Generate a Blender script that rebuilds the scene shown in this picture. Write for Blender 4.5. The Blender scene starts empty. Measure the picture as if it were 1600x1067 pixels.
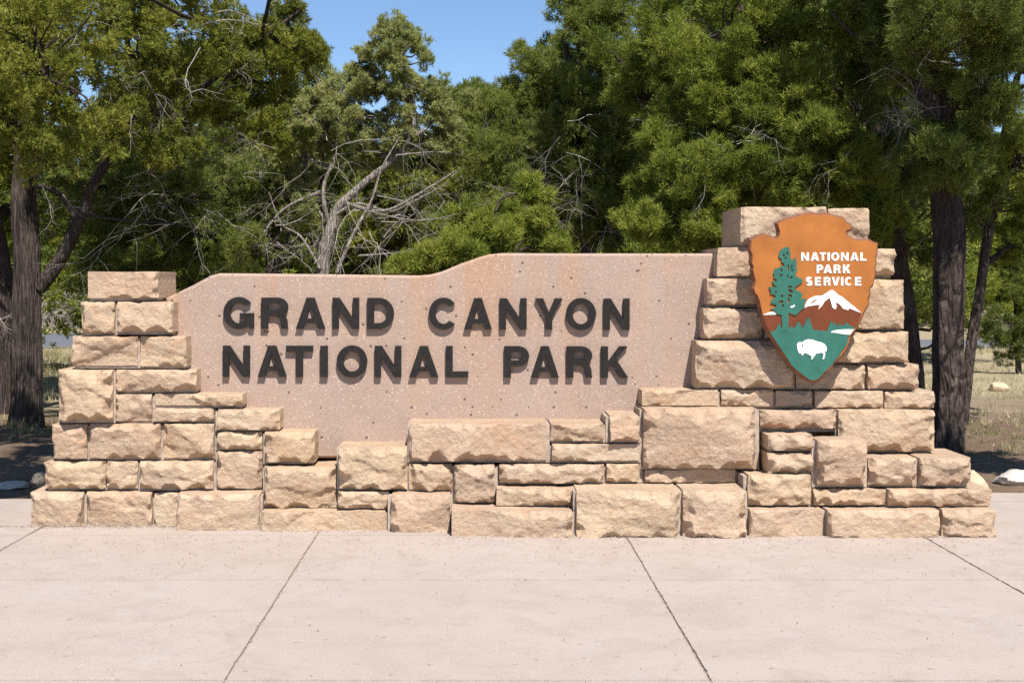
import bpy, math, random
import numpy as np
from mathutils import Vector, Matrix
from mathutils.geometry import tessellate_polygon

# ------------------------------------------------------------------ camera, sky, sun, exposure
S = bpy.context.scene
COL = S.collection
F, CX, CY, D0, EYE = 2200.0, 745.0, 440.0, 8.3, 1.5      # focal length and principal point in photo pixels, distance, eye height
cam_data = bpy.data.cameras.new('camera')
cam = bpy.data.objects.new('camera', cam_data); COL.objects.link(cam)
cam.location = (0, -D0, EYE); cam.rotation_euler = (math.radians(90), 0, 0)
cam_data.sensor_width = 36; cam_data.lens = F / 1600 * 36
cam_data.shift_x = (800 - CX) / 1600; cam_data.shift_y = -(533.5 - CY) / 1600
cam_data.clip_start = 0.1; cam_data.clip_end = 2000
S.camera = cam

SUN_EL, SUN_AZ = math.radians(55), math.radians(15.5)      # azimuth measured from the camera's side towards the right
sun_dir = Vector((math.sin(SUN_AZ) * math.cos(SUN_EL), -math.cos(SUN_AZ) * math.cos(SUN_EL), math.sin(SUN_EL)))
world = bpy.data.worlds.new('World'); S.world = world; world.use_nodes = True
wn = world.node_tree.nodes; wl = world.node_tree.links
bg = wn['Background']; sky = wn.new('ShaderNodeTexSky')
sky.sky_type = 'NISHITA'; sky.sun_disc = False
sky.sun_elevation = SUN_EL
sky.sun_rotation = math.atan2(sun_dir.x, sun_dir.y)
sky.altitude = 2100; sky.air_density = 1.0; sky.dust_density = 0.0; sky.ozone_density = 4.2
bg.inputs['Strength'].default_value = 0.095
wl.new(sky.outputs['Color'], bg.inputs['Color'])
sl = bpy.data.lights.new('sun', 'SUN'); sl.energy = 5.0; sl.angle = math.radians(0.5); sl.color = (1.0, 0.955, 0.89)
sun = bpy.data.objects.new('sun', sl); COL.objects.link(sun)
sun.rotation_euler = sun_dir.to_track_quat('Z', 'Y').to_euler(); sun.location = (3, -6, 12)
S.view_settings.view_transform = 'Standard'; S.view_settings.look = 'None'
S.view_settings.exposure = 0.6; S.view_settings.gamma = 1.0
S.view_settings.use_curve_mapping = False
S.render.engine = 'CYCLES'
S.cycles.max_bounces = 6; S.cycles.diffuse_bounces = 3; S.cycles.transmission_bounces = 4; S.cycles.glossy_bounces = 2
S.cycles.use_denoising = False

# ------------------------------------------------------------------ helpers
def U(px, py, Y):
    """point of the place that a ray through a photo pixel meets at the distance Y behind the wall's foot line"""
    d = Y + D0
    return ((px - CX) * d / F, Y, EYE - (py - CY) * d / F)

def tag(o, label=None, cat=None, group=None, kind=None):
    if label: o['label'] = label
    if cat: o['category'] = cat
    if group: o['group'] = group
    if kind: o['kind'] = kind
    return o

def empty(name, loc=(0, 0, 0), rz=0):
    o = bpy.data.objects.new(name, None); COL.objects.link(o)
    o.location = loc; o.rotation_euler = (0, 0, rz); o.empty_display_size = 0.2
    return o

def link_mesh(name, me, parent=None, loc=None):
    o = bpy.data.objects.new(name, me); COL.objects.link(o)
    if parent is not None: o.parent = parent
    if loc is not None: o.location = loc
    return o

def mesh_np(name, V, tris=None, quads=None, mats=(), smooth=False, tint=None, mat_idx=None, polys=None):
    me = bpy.data.meshes.new(name)
    V = np.asarray(V, dtype=np.float32)
    me.vertices.add(len(V)); me.vertices.foreach_set('co', V.ravel())
    loops, tot = [], []
    if quads is not None and len(quads):
        q = np.asarray(quads, dtype=np.int32); loops.append(q.ravel()); tot.append(np.full(len(q), 4, np.int32))
    if tris is not None and len(tris):
        t = np.asarray(tris, dtype=np.int32); loops.append(t.ravel()); tot.append(np.full(len(t), 3, np.int32))
    if polys:
        for p in polys:
            loops.append(np.asarray(p, np.int32)); tot.append(np.array([len(p)], np.int32))
    L = np.concatenate(loops); T = np.concatenate(tot)
    me.loops.add(len(L)); me.loops.foreach_set('vertex_index', L)
    me.polygons.add(len(T))
    st = np.zeros(len(T), np.int32); st[1:] = np.cumsum(T)[:-1]
    me.polygons.foreach_set('loop_start', st)
    try: me.polygons.foreach_set('loop_total', T)
    except Exception: pass
    if mat_idx is not None: me.polygons.foreach_set('material_index', np.asarray(mat_idx, np.int32))
    me.polygons.foreach_set('use_smooth', np.full(len(T), bool(smooth)))
    if tint is not None:
        a = me.attributes.new('tint', 'FLOAT', 'POINT'); a.data.foreach_set('value', np.asarray(tint, np.float32))
    for m in mats: me.materials.append(m)
    me.update(calc_edges=True); me.validate()
    return me

def _hash(ix, iy, seed):
    n = (ix.astype(np.int64) * 374761393 + iy.astype(np.int64) * 668265263 + seed * 2147483647 // 7919 * 31 + seed * 1274126177) & 0xffffffff
    n = ((n ^ (n >> 13)) * 1274126177) & 0xffffffff
    return ((n ^ (n >> 16)) & 0xffff) / 65535.0
def noise2(x, y, seed=0):
    x = np.asarray(x, float); y = np.asarray(y, float)
    ix = np.floor(x).astype(np.int64); iy = np.floor(y).astype(np.int64)
    fx = x - ix; fy = y - iy; fx = fx * fx * (3 - 2 * fx); fy = fy * fy * (3 - 2 * fy)
    a = _hash(ix, iy, seed); b = _hash(ix + 1, iy, seed); c = _hash(ix, iy + 1, seed); d = _hash(ix + 1, iy + 1, seed)
    return (a + (b - a) * fx) * (1 - fy) + (c + (d - c) * fx) * fy - 0.5
def fbm(x, y, seed=0, oct=4):
    s = 0; a = 1.0
    for i in range(oct):
        s = s + a * noise2(x * 2 ** i, y * 2 ** i, seed + i * 17); a *= 0.5
    return s

# ------------------------------------------------------------------ materials
class NT:
    def __init__(s, name):
        s.m = bpy.data.materials.new(name); s.m.use_nodes = True
        s.t = s.m.node_tree; s.n = s.t.nodes; s.l = s.t.links
        s.b = s.n['Principled BSDF']; s.out = s.n['Material Output']
    def node(s, t, ins=None, **kw):
        n = s.n.new(t)
        for k, v in kw.items(): setattr(n, k, v)
        if ins:
            for k, v in ins.items():
                if hasattr(v, 'is_output') or isinstance(v, bpy.types.NodeSocket): s.l.new(v, n.inputs[k])
                else: n.inputs[k].default_value = v
        return n
    def coord(s, which='Object', scale=None):
        c = s.node('ShaderNodeTexCoord').outputs[which]
        if scale is not None:
            c = s.node('ShaderNodeMapping', {'Vector': c, 'Scale': scale}).outputs['Vector']
        return c
    def pos(s, scale=(1, 1, 1)):
        g = s.node('ShaderNodeNewGeometry').outputs['Position']
        return s.node('ShaderNodeMapping', {'Vector': g, 'Scale': scale}).outputs['Vector']
    def noise(s, vec, scale, detail=4, rough=0.55, out='Fac', dist=0.0):
        return s.node('ShaderNodeTexNoise', {'Vector': vec, 'Scale': scale, 'Detail': detail, 'Roughness': rough, 'Distortion': dist}).outputs[out]
    def voro(s, vec, scale, feature='F1', out='Distance', rand=1.0):
        return s.node('ShaderNodeTexVoronoi', {'Vector': vec, 'Scale': scale, 'Randomness': rand}, feature=feature).outputs[out]
    def ramp(s, fac, stops, interp='LINEAR'):
        r = s.node('ShaderNodeValToRGB', {'Fac': fac}); cr = r.color_ramp; cr.interpolation = interp
        while len(cr.elements) < len(stops): cr.elements.new(0.5)
        for e, (p, c) in zip(cr.elements, stops):
            e.position = p; e.color = (*c, 1) if hasattr(c, '__len__') else (c, c, c, 1)
        return r.outputs['Color']
    def mix(s, fac, a, b, mode='MIX'):
        n = s.node('ShaderNodeMix', data_type='RGBA', blend_type=mode)
        for idx, v in ((0, fac), (6, a), (7, b)):
            if isinstance(v, bpy.types.NodeSocket): s.l.new(v, n.inputs[idx])
            else: n.inputs[idx].default_value = v if idx == 0 else (*v, 1)
        return n.outputs[2]
    def math(s, op, a, b=0.0, c=0.0, clamp=False):
        n = s.node('ShaderNodeMath', operation=op, use_clamp=clamp)
        for i, v in enumerate((a, b, c)):
            if isinstance(v, bpy.types.NodeSocket): s.l.new(v, n.inputs[i])
            else: n.inputs[i].default_value = v
        return n.outputs[0]
    def bump(s, h, strength=0.5, dist=0.01, prev=None):
        ins = {'Height': h, 'Strength': strength, 'Distance': dist}
        if prev is not None: ins['Normal'] = prev
        return s.node('ShaderNodeBump', ins).outputs['Normal']
    def done(s, col, rough=0.9, normal=None, spec=0.25, metallic=0.0):
        for k, v in (('Base Color', col), ('Roughness', rough), ('Specular IOR Level', spec), ('Metallic', metallic)):
            if isinstance(v, bpy.types.NodeSocket): s.l.new(v, s.b.inputs[k])
            else: s.b.inputs[k].default_value = (*v, 1) if hasattr(v, '__len__') else v
        if normal is not None: s.l.new(normal, s.b.inputs['Normal'])
        return s.m

def mat_plain(name, col, rough=0.7, spec=0.3, metallic=0.0, var=0.12, scale=8.0):
    t = NT(name); p = t.pos()
    n = t.noise(p, scale, 5)
    c = t.mix(t.ramp(n, [(0.3, 0.0), (0.7, 1.0)]), tuple(x * (1 - var) for x in col), tuple(min(1, x * (1 + var)) for x in col))
    return t.done(c, rough, t.bump(t.noise(p, scale * 12, 3), 0.15, 0.003), spec, metallic)

def mat_sandstone():
    t = NT('sandstone'); p = t.pos()
    rnd = t.node('ShaderNodeObjectInfo').outputs['Random']
    base = t.ramp(rnd, [(0.0, (0.56, 0.42, 0.265)), (0.14, (0.48, 0.335, 0.24)), (0.28, (0.57, 0.455, 0.335)), (0.42, (0.44, 0.295, 0.21)), (0.56, (0.55, 0.415, 0.27)),
                        (0.70, (0.52, 0.385, 0.28)), (0.85, (0.52, 0.365, 0.215)), (1.0, (0.56, 0.43, 0.32))])
    off = t.node('ShaderNodeVectorMath', {0: p, 1: t.node('ShaderNodeCombineXYZ', {'X': t.math('MULTIPLY', rnd, 37.0), 'Y': 0.0, 'Z': t.math('MULTIPLY', rnd, 11.0)}).outputs[0]}, operation='ADD').outputs[0]
    big = t.noise(off, 4.0, 4, 0.6, dist=0.6)
    c = t.mix(t.ramp(big, [(0.36, 0.0), (0.72, 0.65)]), base, (0.59, 0.48, 0.35))
    iron = t.noise(off, 7.0, 5, 0.6, dist=1.0)
    c = t.mix(t.ramp(iron, [(0.5, 0.0), (0.72, 0.65)]), c, (0.42, 0.225, 0.125))
    lam = t.noise(t.node('ShaderNodeMapping', {'Vector': off, 'Scale': (1.5, 1.5, 26.0), 'Rotation': (0, 0.08, 0)}).outputs[0], 1.6, 3, 0.6, dist=0.5)
    c = t.mix(t.ramp(lam, [(0.35, 0.34), (0.6, 0.0)]), c, (0.36, 0.225, 0.155))
    grain = t.noise(p, 240.0, 2, 0.7)
    c = t.mix(0.3, c, t.mix(t.ramp(grain, [(0.3, 0.0), (0.7, 1.0)]), (0.36, 0.225, 0.13), (0.72, 0.55, 0.38)))
    dirt = t.math('MULTIPLY', t.ramp(t.noise(off, 2.5, 4), [(0.45, 0.0), (0.75, 1.0)]), t.ramp(t.noise(p, 60.0, 3, 0.7), [(0.42, 0.0), (0.66, 0.75)]))
    c = t.mix(dirt, c, (0.23, 0.185, 0.16))
    nb = t.bump(t.noise(p, 42.0, 6, 0.7, dist=0.3), 0.9, 0.018)
    nb = t.bump(t.noise(p, 170.0, 3, 0.7), 0.5, 0.004, nb)
    return t.done(c, 0.93, nb, 0.15)

def mat_concrete_panel():
    t = NT('exposed_aggregate_concrete'); p = t.pos()
    big = t.noise(p, 2.2, 5, 0.6)
    c = t.mix(t.ramp(big, [(0.3, 0.0), (0.72, 1.0)]), (0.312, 0.226, 0.172), (0.39, 0.294, 0.230))
    # washed band and rust runs
    sx = t.node('ShaderNodeSeparateXYZ', {0: t.node('ShaderNodeNewGeometry').outputs['Position']})
    x, z = sx.outputs['X'], sx.outputs['Z']
    run = t.noise(t.pos((3.2, 1.0, 0.16)), 1.7, 3, 0.55)
    high = t.ramp(z, [(0.75 / 2, 0.1), (1.0, 1.0)])
    high = t.math('MULTIPLY', t.math('SUBTRACT', z, 0.55), 0.95, clamp=True)
    c = t.mix(t.math('MULTIPLY', t.ramp(run, [(0.44, 0.0), (0.64, 0.9)]), high, clamp=True), c, (0.40, 0.225, 0.115))
    g1 = t.math('MULTIPLY', t.math('SUBTRACT', 1.0, t.math('MULTIPLY', t.math('ABSOLUTE', t.math('SUBTRACT', x, -0.40)), 10.0), clamp=True), 0.4)
    g1 = t.math('MULTIPLY', g1, t.ramp(t.noise(t.pos((4, 1, 0.7)), 3.0, 4), [(0.35, 0.2), (0.65, 1.0)]))
    c = t.mix(g1, c, (0.43, 0.25, 0.13))
    c = t.mix(t.math('MULTIPLY', t.math('LESS_THAN', z, t.math('ADD', 0.593, t.math('MULTIPLY', t.noise(p, 9.0, 2), 0.02))), 0.35), c, (0.36, 0.27, 0.225))
    grey = t.noise(p, 3.6, 4, 0.6, dist=0.8)
    c = t.mix(t.ramp(grey, [(0.52, 0.0), (0.72, 0.5)]), c, (0.30, 0.245, 0.22))
    wv = t.voro(p, 62.0, out='Color'); wd = t.voro(p, 62.0)
    ws = t.node('ShaderNodeSeparateColor', {0: wv}).outputs[0]
    pale = t.math('MULTIPLY', t.math('GREATER_THAN', ws, 0.86), t.math('LESS_THAN', wd, 0.30))
    c = t.mix(t.math('MULTIPLY', pale, 0.8), c, (0.66, 0.58, 0.50))
    grn = t.noise(p, 180.0, 2, 0.7)
    c = t.mix(0.4, c, t.mix(t.ramp(grn, [(0.32, 0.0), (0.68, 1.0)]), (0.20, 0.128, 0.10), (0.60, 0.45, 0.375)))
    wv2 = t.voro(p, 46.0, out='Color'); wd2 = t.voro(p, 46.0)
    ws2 = t.node('ShaderNodeSeparateColor', {0: wv2}).outputs[1]
    band = t.math('SUBTRACT', 1.0, t.math('MULTIPLY', t.math('ABSOLUTE', t.math('SUBTRACT', z, 0.66)), 9.0), clamp=True)
    thr = t.math('SUBTRACT', 0.76, t.math('MULTIPLY', band, 0.22))
    pit = t.math('MULTIPLY', t.math('GREATER_THAN', ws2, thr), t.math('LESS_THAN', wd2, t.math('MULTIPLY', ws2, 0.26)))
    wv3 = t.voro(p, 21.0, out='Color'); wd3 = t.voro(p, 21.0)
    pit3 = t.math('MULTIPLY', t.math('GREATER_THAN', t.node('ShaderNodeSeparateColor', {0: wv3}).outputs[2], 0.80), t.math('LESS_THAN', wd3, 0.17))
    pits = t.math('MAXIMUM', pit, pit3)
    c = t.mix(t.math('MULTIPLY', pits, 0.85), c, (0.07, 0.05, 0.045))
    h = t.math('SUBTRACT', t.noise(p, 130.0, 4, 0.65), t.math('MULTIPLY', pits, 1.2))
    nb = t.bump(h, 0.55, 0.006)
    nb = t.bump(t.noise(p, 4.0, 3), 0.25, 0.03, nb)
    return t.done(c, 0.9, nb, 0.2)

def mat_pavement():
    t = NT('pink_pavement_concrete'); p = t.pos()
    rnd = t.node('ShaderNodeObjectInfo').outputs['Random']
    big = t.noise(p, 0.9, 6, 0.62)
    c = t.mix(t.ramp(big, [(0.3, 0.0), (0.7, 1.0)]), (0.352, 0.286, 0.244), (0.418, 0.352, 0.304))
    c = t.mix(t.math('MULTIPLY', rnd, 0.35), c, (0.40, 0.345, 0.315))
    st = t.noise(p, 3.4, 6, 0.65, dist=0.7)
    c = t.mix(t.ramp(st, [(0.46, 0.0), (0.66, 0.75)]), c, (0.30, 0.235, 0.198))
    gy = t.noise(p, 1.7, 5, 0.6, dist=0.5)
    c = t.mix(t.ramp(gy, [(0.55, 0.0), (0.72, 0.4)]), c, (0.39, 0.368, 0.362))
    blot = t.noise(p, 11.0, 5, 0.7, dist=0.4)
    c = t.mix(t.ramp(blot, [(0.5, 0.0), (0.72, 0.35)]), c, (0.33, 0.262, 0.225))
    broom = t.noise(t.pos((1.2, 60, 1)), 6.0, 3, 0.6)
    c = t.mix(t.ramp(broom, [(0.45, 0.0), (0.7, 0.16)]), c, (0.30, 0.24, 0.20))
    grn = t.noise(p, 150.0, 3, 0.7)
    c = t.mix(0.4, c, t.mix(t.ramp(grn, [(0.3, 0.0), (0.7, 1.0)]), (0.235, 0.18, 0.15), (0.60, 0.525, 0.465)))
    wv = t.voro(p, 40.0, out='Color'); wd = t.voro(p, 40.0)
    sc = t.node('ShaderNodeSeparateColor', {0: wv})
    zone = t.ramp(t.noise(p, 1.6, 4), [(0.42, 0.0), (0.62, 0.14)])
    dark = t.math('MULTIPLY', t.math('GREATER_THAN', sc.outputs[0], t.math('SUBTRACT', 0.93, zone)), t.math('LESS_THAN', wd, 0.17))
    c = t.mix(t.math('MULTIPLY', dark, 0.6), c, (0.12, 0.09, 0.08))
    lite = t.math('MULTIPLY', t.math('GREATER_THAN', sc.outputs[1], t.math('SUBTRACT', 0.9, zone)), t.math('LESS_THAN', wd, 0.2))
    c = t.mix(t.math('MULTIPLY', lite, 0.35), c, (0.62, 0.57, 0.52))
    nb = t.bump(t.noise(p, 120.0, 4, 0.65), 0.3, 0.004)
    nb = t.bump(t.math('SUBTRACT', 1.0, dark), 0.4, 0.003, nb)
    nb = t.bump(t.noise(p, 2.0, 3), 0.15, 0.03, nb)
    return t.done(c, 0.88, nb, 0.2)

def mat_bark(name, a, b, scale=1.0, zs=0.14, strength=1.0, dist=0.03):
    t = NT(name); p = t.pos((1, 1, zs))
    n = t.noise(p, 24.0 * scale, 6, 0.68, dist=1.6)
    v = t.voro(p, 20.0 * scale, 'DISTANCE_TO_EDGE')
    h = t.math('ADD', n, t.ramp(v, [(0.0, 0.0), (0.25, 0.7)]))
    c = t.mix(t.ramp(n, [(0.3, 0.0), (0.72, 1.0)]), a, b)
    c = t.mix(t.ramp(t.noise(t.pos(), 5.0, 4), [(0.5, 0.0), (0.75, 0.5)]), c, tuple(min(1, x * 1.5) for x in b))
    return t.done(c, 0.95, t.bump(h, strength, dist), 0.1)

def mat_leaf(name, a, b, c3, trans=0.42):
    t = NT(name)
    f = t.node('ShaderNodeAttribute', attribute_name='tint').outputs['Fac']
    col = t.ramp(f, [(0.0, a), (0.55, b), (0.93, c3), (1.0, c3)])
    t.done(col, 0.65, None, 0.3)
    tr = t.node('ShaderNodeBsdfTranslucent', {'Color': t.mix(1.0, col, (1.1, 1.15, 0.7), 'MULTIPLY')})
    mx = t.node('ShaderNodeMixShader', {0: trans, 1: t.b.outputs[0], 2: tr.outputs[0]})
    t.l.new(mx.outputs[0], t.out.inputs['Surface'])
    return t.m

def mat_ground():
    t = NT('forest_ground'); p = t.pos()
    n = t.noise(p, 0.5, 6, 0.65, dist=0.4); f = t.noise(p, 9.0, 5, 0.7); g = t.noise(p, 60.0, 3, 0.7)
    c = t.mix(t.ramp(n, [(0.35, 0.0), (0.62, 1.0)]), (0.155, 0.098, 0.068), (0.245, 0.185, 0.125))
    c = t.mix(t.ramp(f, [(0.35, 0.0), (0.7, 0.85)]), c, (0.11, 0.072, 0.052))
    c = t.mix(t.ramp(g, [(0.5, 0.0), (0.72, 0.6)]), c, (0.34, 0.265, 0.19))
    # meadow-coloured earth away from the trees' litter
    sy = t.node('ShaderNodeSeparateXYZ', {0: p}).outputs['Y']
    far = t.math('MULTIPLY', t.math('SUBTRACT', t.math('ADD', sy, t.math('MULTIPLY', t.noise(p, 0.35, 4), 8.0)), 10.5), 0.22, clamp=True)
    m = t.mix(t.ramp(t.noise(p, 1.4, 5, 0.7), [(0.35, 0.0), (0.65, 1.0)]), (0.30, 0.25, 0.15), (0.40, 0.34, 0.23))
    c = t.mix(t.math('MULTIPLY', far, 0.85), c, m)
    nb = t.bump(t.noise(p, 22.0, 5, 0.7), 0.8, 0.03)
    nb = t.bump(g, 0.6, 0.01, nb)
    return t.done(c, 0.97, nb, 0.1)

M = {}
M['stone'] = mat_sandstone()
M['panel'] = mat_concrete_panel()
M['pave'] = mat_pavement()
M['mortar'] = mat_plain('mortar', (0.38, 0.31, 0.25), 0.95, 0.1, var=0.3, scale=20)
M['joint'] = mat_plain('joint_dirt', (0.29, 0.23, 0.185), 0.95, 0.1, var=0.4, scale=30)
M['bronze'] = mat_plain('dark_bronze', (0.020, 0.0175, 0.0165), 0.75, 0.15, var=0.25, scale=30)
M['orange'] = mat_plain('orange_paint', (0.365, 0.128, 0.027), 0.6, 0.25, var=0.16, scale=9)
M['rim'] = mat_plain('shield_rim', (0.20, 0.082, 0.050), 0.75, 0.2, var=0.3, scale=25)
M['green'] = mat_plain('green_paint', (0.031, 0.132, 0.098), 0.55, 0.25, var=0.14, scale=12)
M['rust'] = mat_plain('rust_paint', (0.150, 0.038, 0.012), 0.5, 0.3, var=0.12, scale=14)
M['white'] = mat_plain('white_paint', (0.80, 0.79, 0.75), 0.5, 0.3, var=0.03, scale=10)
M['ground'] = mat_ground()
M['asphalt'] = mat_plain('asphalt', (0.135, 0.14, 0.152), 0.8, 0.3, var=0.12, scale=6)
M['gravel'] = mat_plain('gravel', (0.36, 0.29, 0.235), 0.9, 0.2, var=0.5, scale=60)
M['litter'] = mat_plain('needle_litter', (0.20, 0.125, 0.07), 0.9, 0.1, var=0.5, scale=40)
M['limestone'] = mat_plain('pale_rock', (0.50, 0.455, 0.395), 0.9, 0.2, var=0.25, scale=9)
M['tanrock'] = mat_plain('tan_rock', (0.52, 0.41, 0.275), 0.9, 0.2, var=0.25, scale=9)
M['bark_j'] = mat_bark('juniper_bark', (0.040, 0.029, 0.024), (0.165, 0.128, 0.108), 1.5, 0.07, 1.0, 0.05)
M['bark_p'] = mat_bark('pine_bark', (0.028, 0.021, 0.018), (0.155, 0.115, 0.098), 0.75, 0.30, 1.0, 0.05)
M['bark_g'] = mat_bark('weathered_grey_bark', (0.11, 0.085, 0.07), (0.50, 0.45, 0.40), 1.3, 0.12, 1.0, 0.03)
M['dead'] = mat_bark('bleached_wood', (0.19, 0.165, 0.145), (0.46, 0.42, 0.38), 1.6, 0.12, 0.5, 0.01)
M['leaf_j'] = mat_leaf('juniper_leaf', (0.080, 0.100, 0.016), (0.205, 0.220, 0.032), (0.330, 0.320, 0.060))
M['leaf_y'] = mat_leaf('pale_juniper_leaf', (0.150, 0.180, 0.060), (0.320, 0.340, 0.130), (0.420, 0.400, 0.170))
M['leaf_p'] = mat_leaf('pinyon_needle', (0.075, 0.105, 0.022), (0.190, 0.225, 0.045), (0.330, 0.330, 0.080))
M['leaf_b'] = mat_leaf('bright_pinyon_needle', (0.090, 0.125, 0.018), (0.225, 0.265, 0.040), (0.360, 0.360, 0.068))
M['grass'] = mat_leaf('dry_grass', (0.14, 0.145, 0.05), (0.36, 0.31, 0.17), (0.52, 0.46, 0.31), 0.2)
M['brush'] = mat_plain('grey_brush', (0.30, 0.265, 0.235), 0.9, 0.1, var=0.3, scale=10)
# ------------------------------------------------------------------ ground, road, pavement
def sheet(name, x0, x1, y0, y1, z, mat, nx=1, ny=1, wob=0.0, seed=0):
    xs = np.linspace(x0, x1, nx + 1); ys = np.linspace(y0, y1, ny + 1)
    X, Y = np.meshgrid(xs, ys)
    Z = np.full_like(X, z)
    Yj = Y.copy()
    if wob:
        Yj[0] += wob * fbm(xs * 1.3, xs * 0, seed, 4); Yj[-1] += wob * fbm(xs * 1.3, xs * 0 + 9, seed, 4)
    V = np.stack([X, Yj, Z], -1).reshape(-1, 3)
    i = np.arange(ny)[:, None] * (nx + 1) + np.arange(nx)[None]
    q = np.stack([i, i + 1, i + nx + 2, i + nx + 1], -1).reshape(-1, 4)
    return link_mesh(name, mesh_np(name, V, quads=q, mats=[mat]))

gx = np.concatenate([np.linspace(-200, -14, 12), np.linspace(-13, 13, 90), np.linspace(14, 200, 12)])
gy = np.concatenate([[-40, -20, -10, -5, -1, 0.8], np.linspace(1.4, 24, 80), np.linspace(25, 300, 24)])
GX, GY = np.meshgrid(gx, gy)
def ground_z(x, y):
    x = np.asarray(x, float); y = np.asarray(y, float)
    m = np.clip((y - 1.9) / 2.0, 0, 1) * np.clip((23.2 - y) / 2, 0, 1)
    far = np.clip((y - 34) / 10, 0, 1)
    return -0.03 + m * (0.10 * fbm(x * 0.35, y * 0.35, 5, 3) + 0.035 * fbm(x * 1.7, y * 1.7, 8, 3)) + far * 0.4 * (fbm(x * 0.05, y * 0.05, 11, 2) + 0.3)
i = np.arange(len(gy) - 1)[:, None] * len(gx) + np.arange(len(gx) - 1)[None]
gq = np.stack([i, i + 1, i + len(gx) + 1, i + len(gx)], -1).reshape(-1, 4)
g = link_mesh('ground', mesh_np('ground', np.stack([GX, GY, ground_z(GX, GY)], -1).reshape(-1, 3), quads=gq, mats=[M['ground']], smooth=True))
tag(g, kind='structure')
def gz(x, y): return float(ground_z(x, y))

road = sheet('road', -180, 180, 24.0, 33.0, -0.012, M['asphalt'], 200, 1, 0.25, 3)
tag(road, kind='structure')

pave = empty('pavement'); tag(pave, kind='structure')
jd = sheet('joint_dirt', -9, 9, -8.3, 1.42, -0.0075, M['joint']); jd.parent = pave; tag(jd, kind='stuff')
def slab(x0, x1, y0, y1, seed):
    g = 0.0045
    x0 += g; x1 -= g; y0 += g * 2.6; y1 -= g * 2.6
    n = 70
    def side(a, b, k):                       # jittered edge from a to b
        t = np.linspace(0, 1, n, endpoint=False)
        p = a + (b - a) * t[:, None]
        L = np.linalg.norm(b - a); d = (b - a) / L; nrm = np.array([-d[1], d[0]])
        j = 0.0035 * fbm(t * L * 6, t * 0 + k, seed, 4) + 0.006 * np.clip(fbm(t * L * 14, t * 0 + k + 5, seed + 3, 3) - 0.22, 0, 1) * 3
        return p + nrm * np.maximum(j, -0.003)[:, None]
    c = [np.array(v, float) for v in ((x0, y0), (x1, y0), (x1, y1), (x0, y1))]
    ring = np.concatenate([side(c[k], c[(k + 1) % 4], seed + 20 * k) for k in range(4)])
    cen = np.array([(x0 + x1) / 2, (y0 + y1) / 2])
    ins = ring + 0.0006 * np.sign(cen - ring) * (np.abs(cen - ring) > 0.2)
    m = len(ring)
    V = np.concatenate([np.c_[ins, np.zeros(m)], np.c_[ring, np.full(m, -0.004)], np.c_[ring, np.full(m, -0.06)]])
    k = np.arange(m); k2 = (k + 1) % m
    q = np.concatenate([np.stack([k + m, k2 + m, k2, k], -1), np.stack([k + 2 * m, k2 + 2 * m, k2 + m, k + m], -1)])
    tilt = random.Random(seed).uniform(-0.0012, 0.0012)
    V[:, 2] += tilt
    link_mesh('slab', mesh_np('slab', V, quads=q, polys=[list(range(m))], mats=[M['pave']]), pave)
sx = [-6.3, -4.48, -2.66, -0.948, 0.88, 2.63, 4.42, 6.2]
sy = [-8.0, -6.6, -4.82, -3.0, -1.21, 0.05, 1.32, 1.62]
for a in range(7):
    for b in range(7):
        slab(sx[a], sx[a + 1], sy[b], sy[b + 1] if b < 6 else (1.72 if a > 3 else 1.44), 100 + a * 11 + b)

# ------------------------------------------------------------------ the wall
wall = empty('sign_wall', (0, 0.4, 0))
tag(wall, 'long buff sandstone block wall framing a pinkish concrete panel with dark raised letters', 'wall')
WOFF = Vector((0, 0.4, 0))

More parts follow.
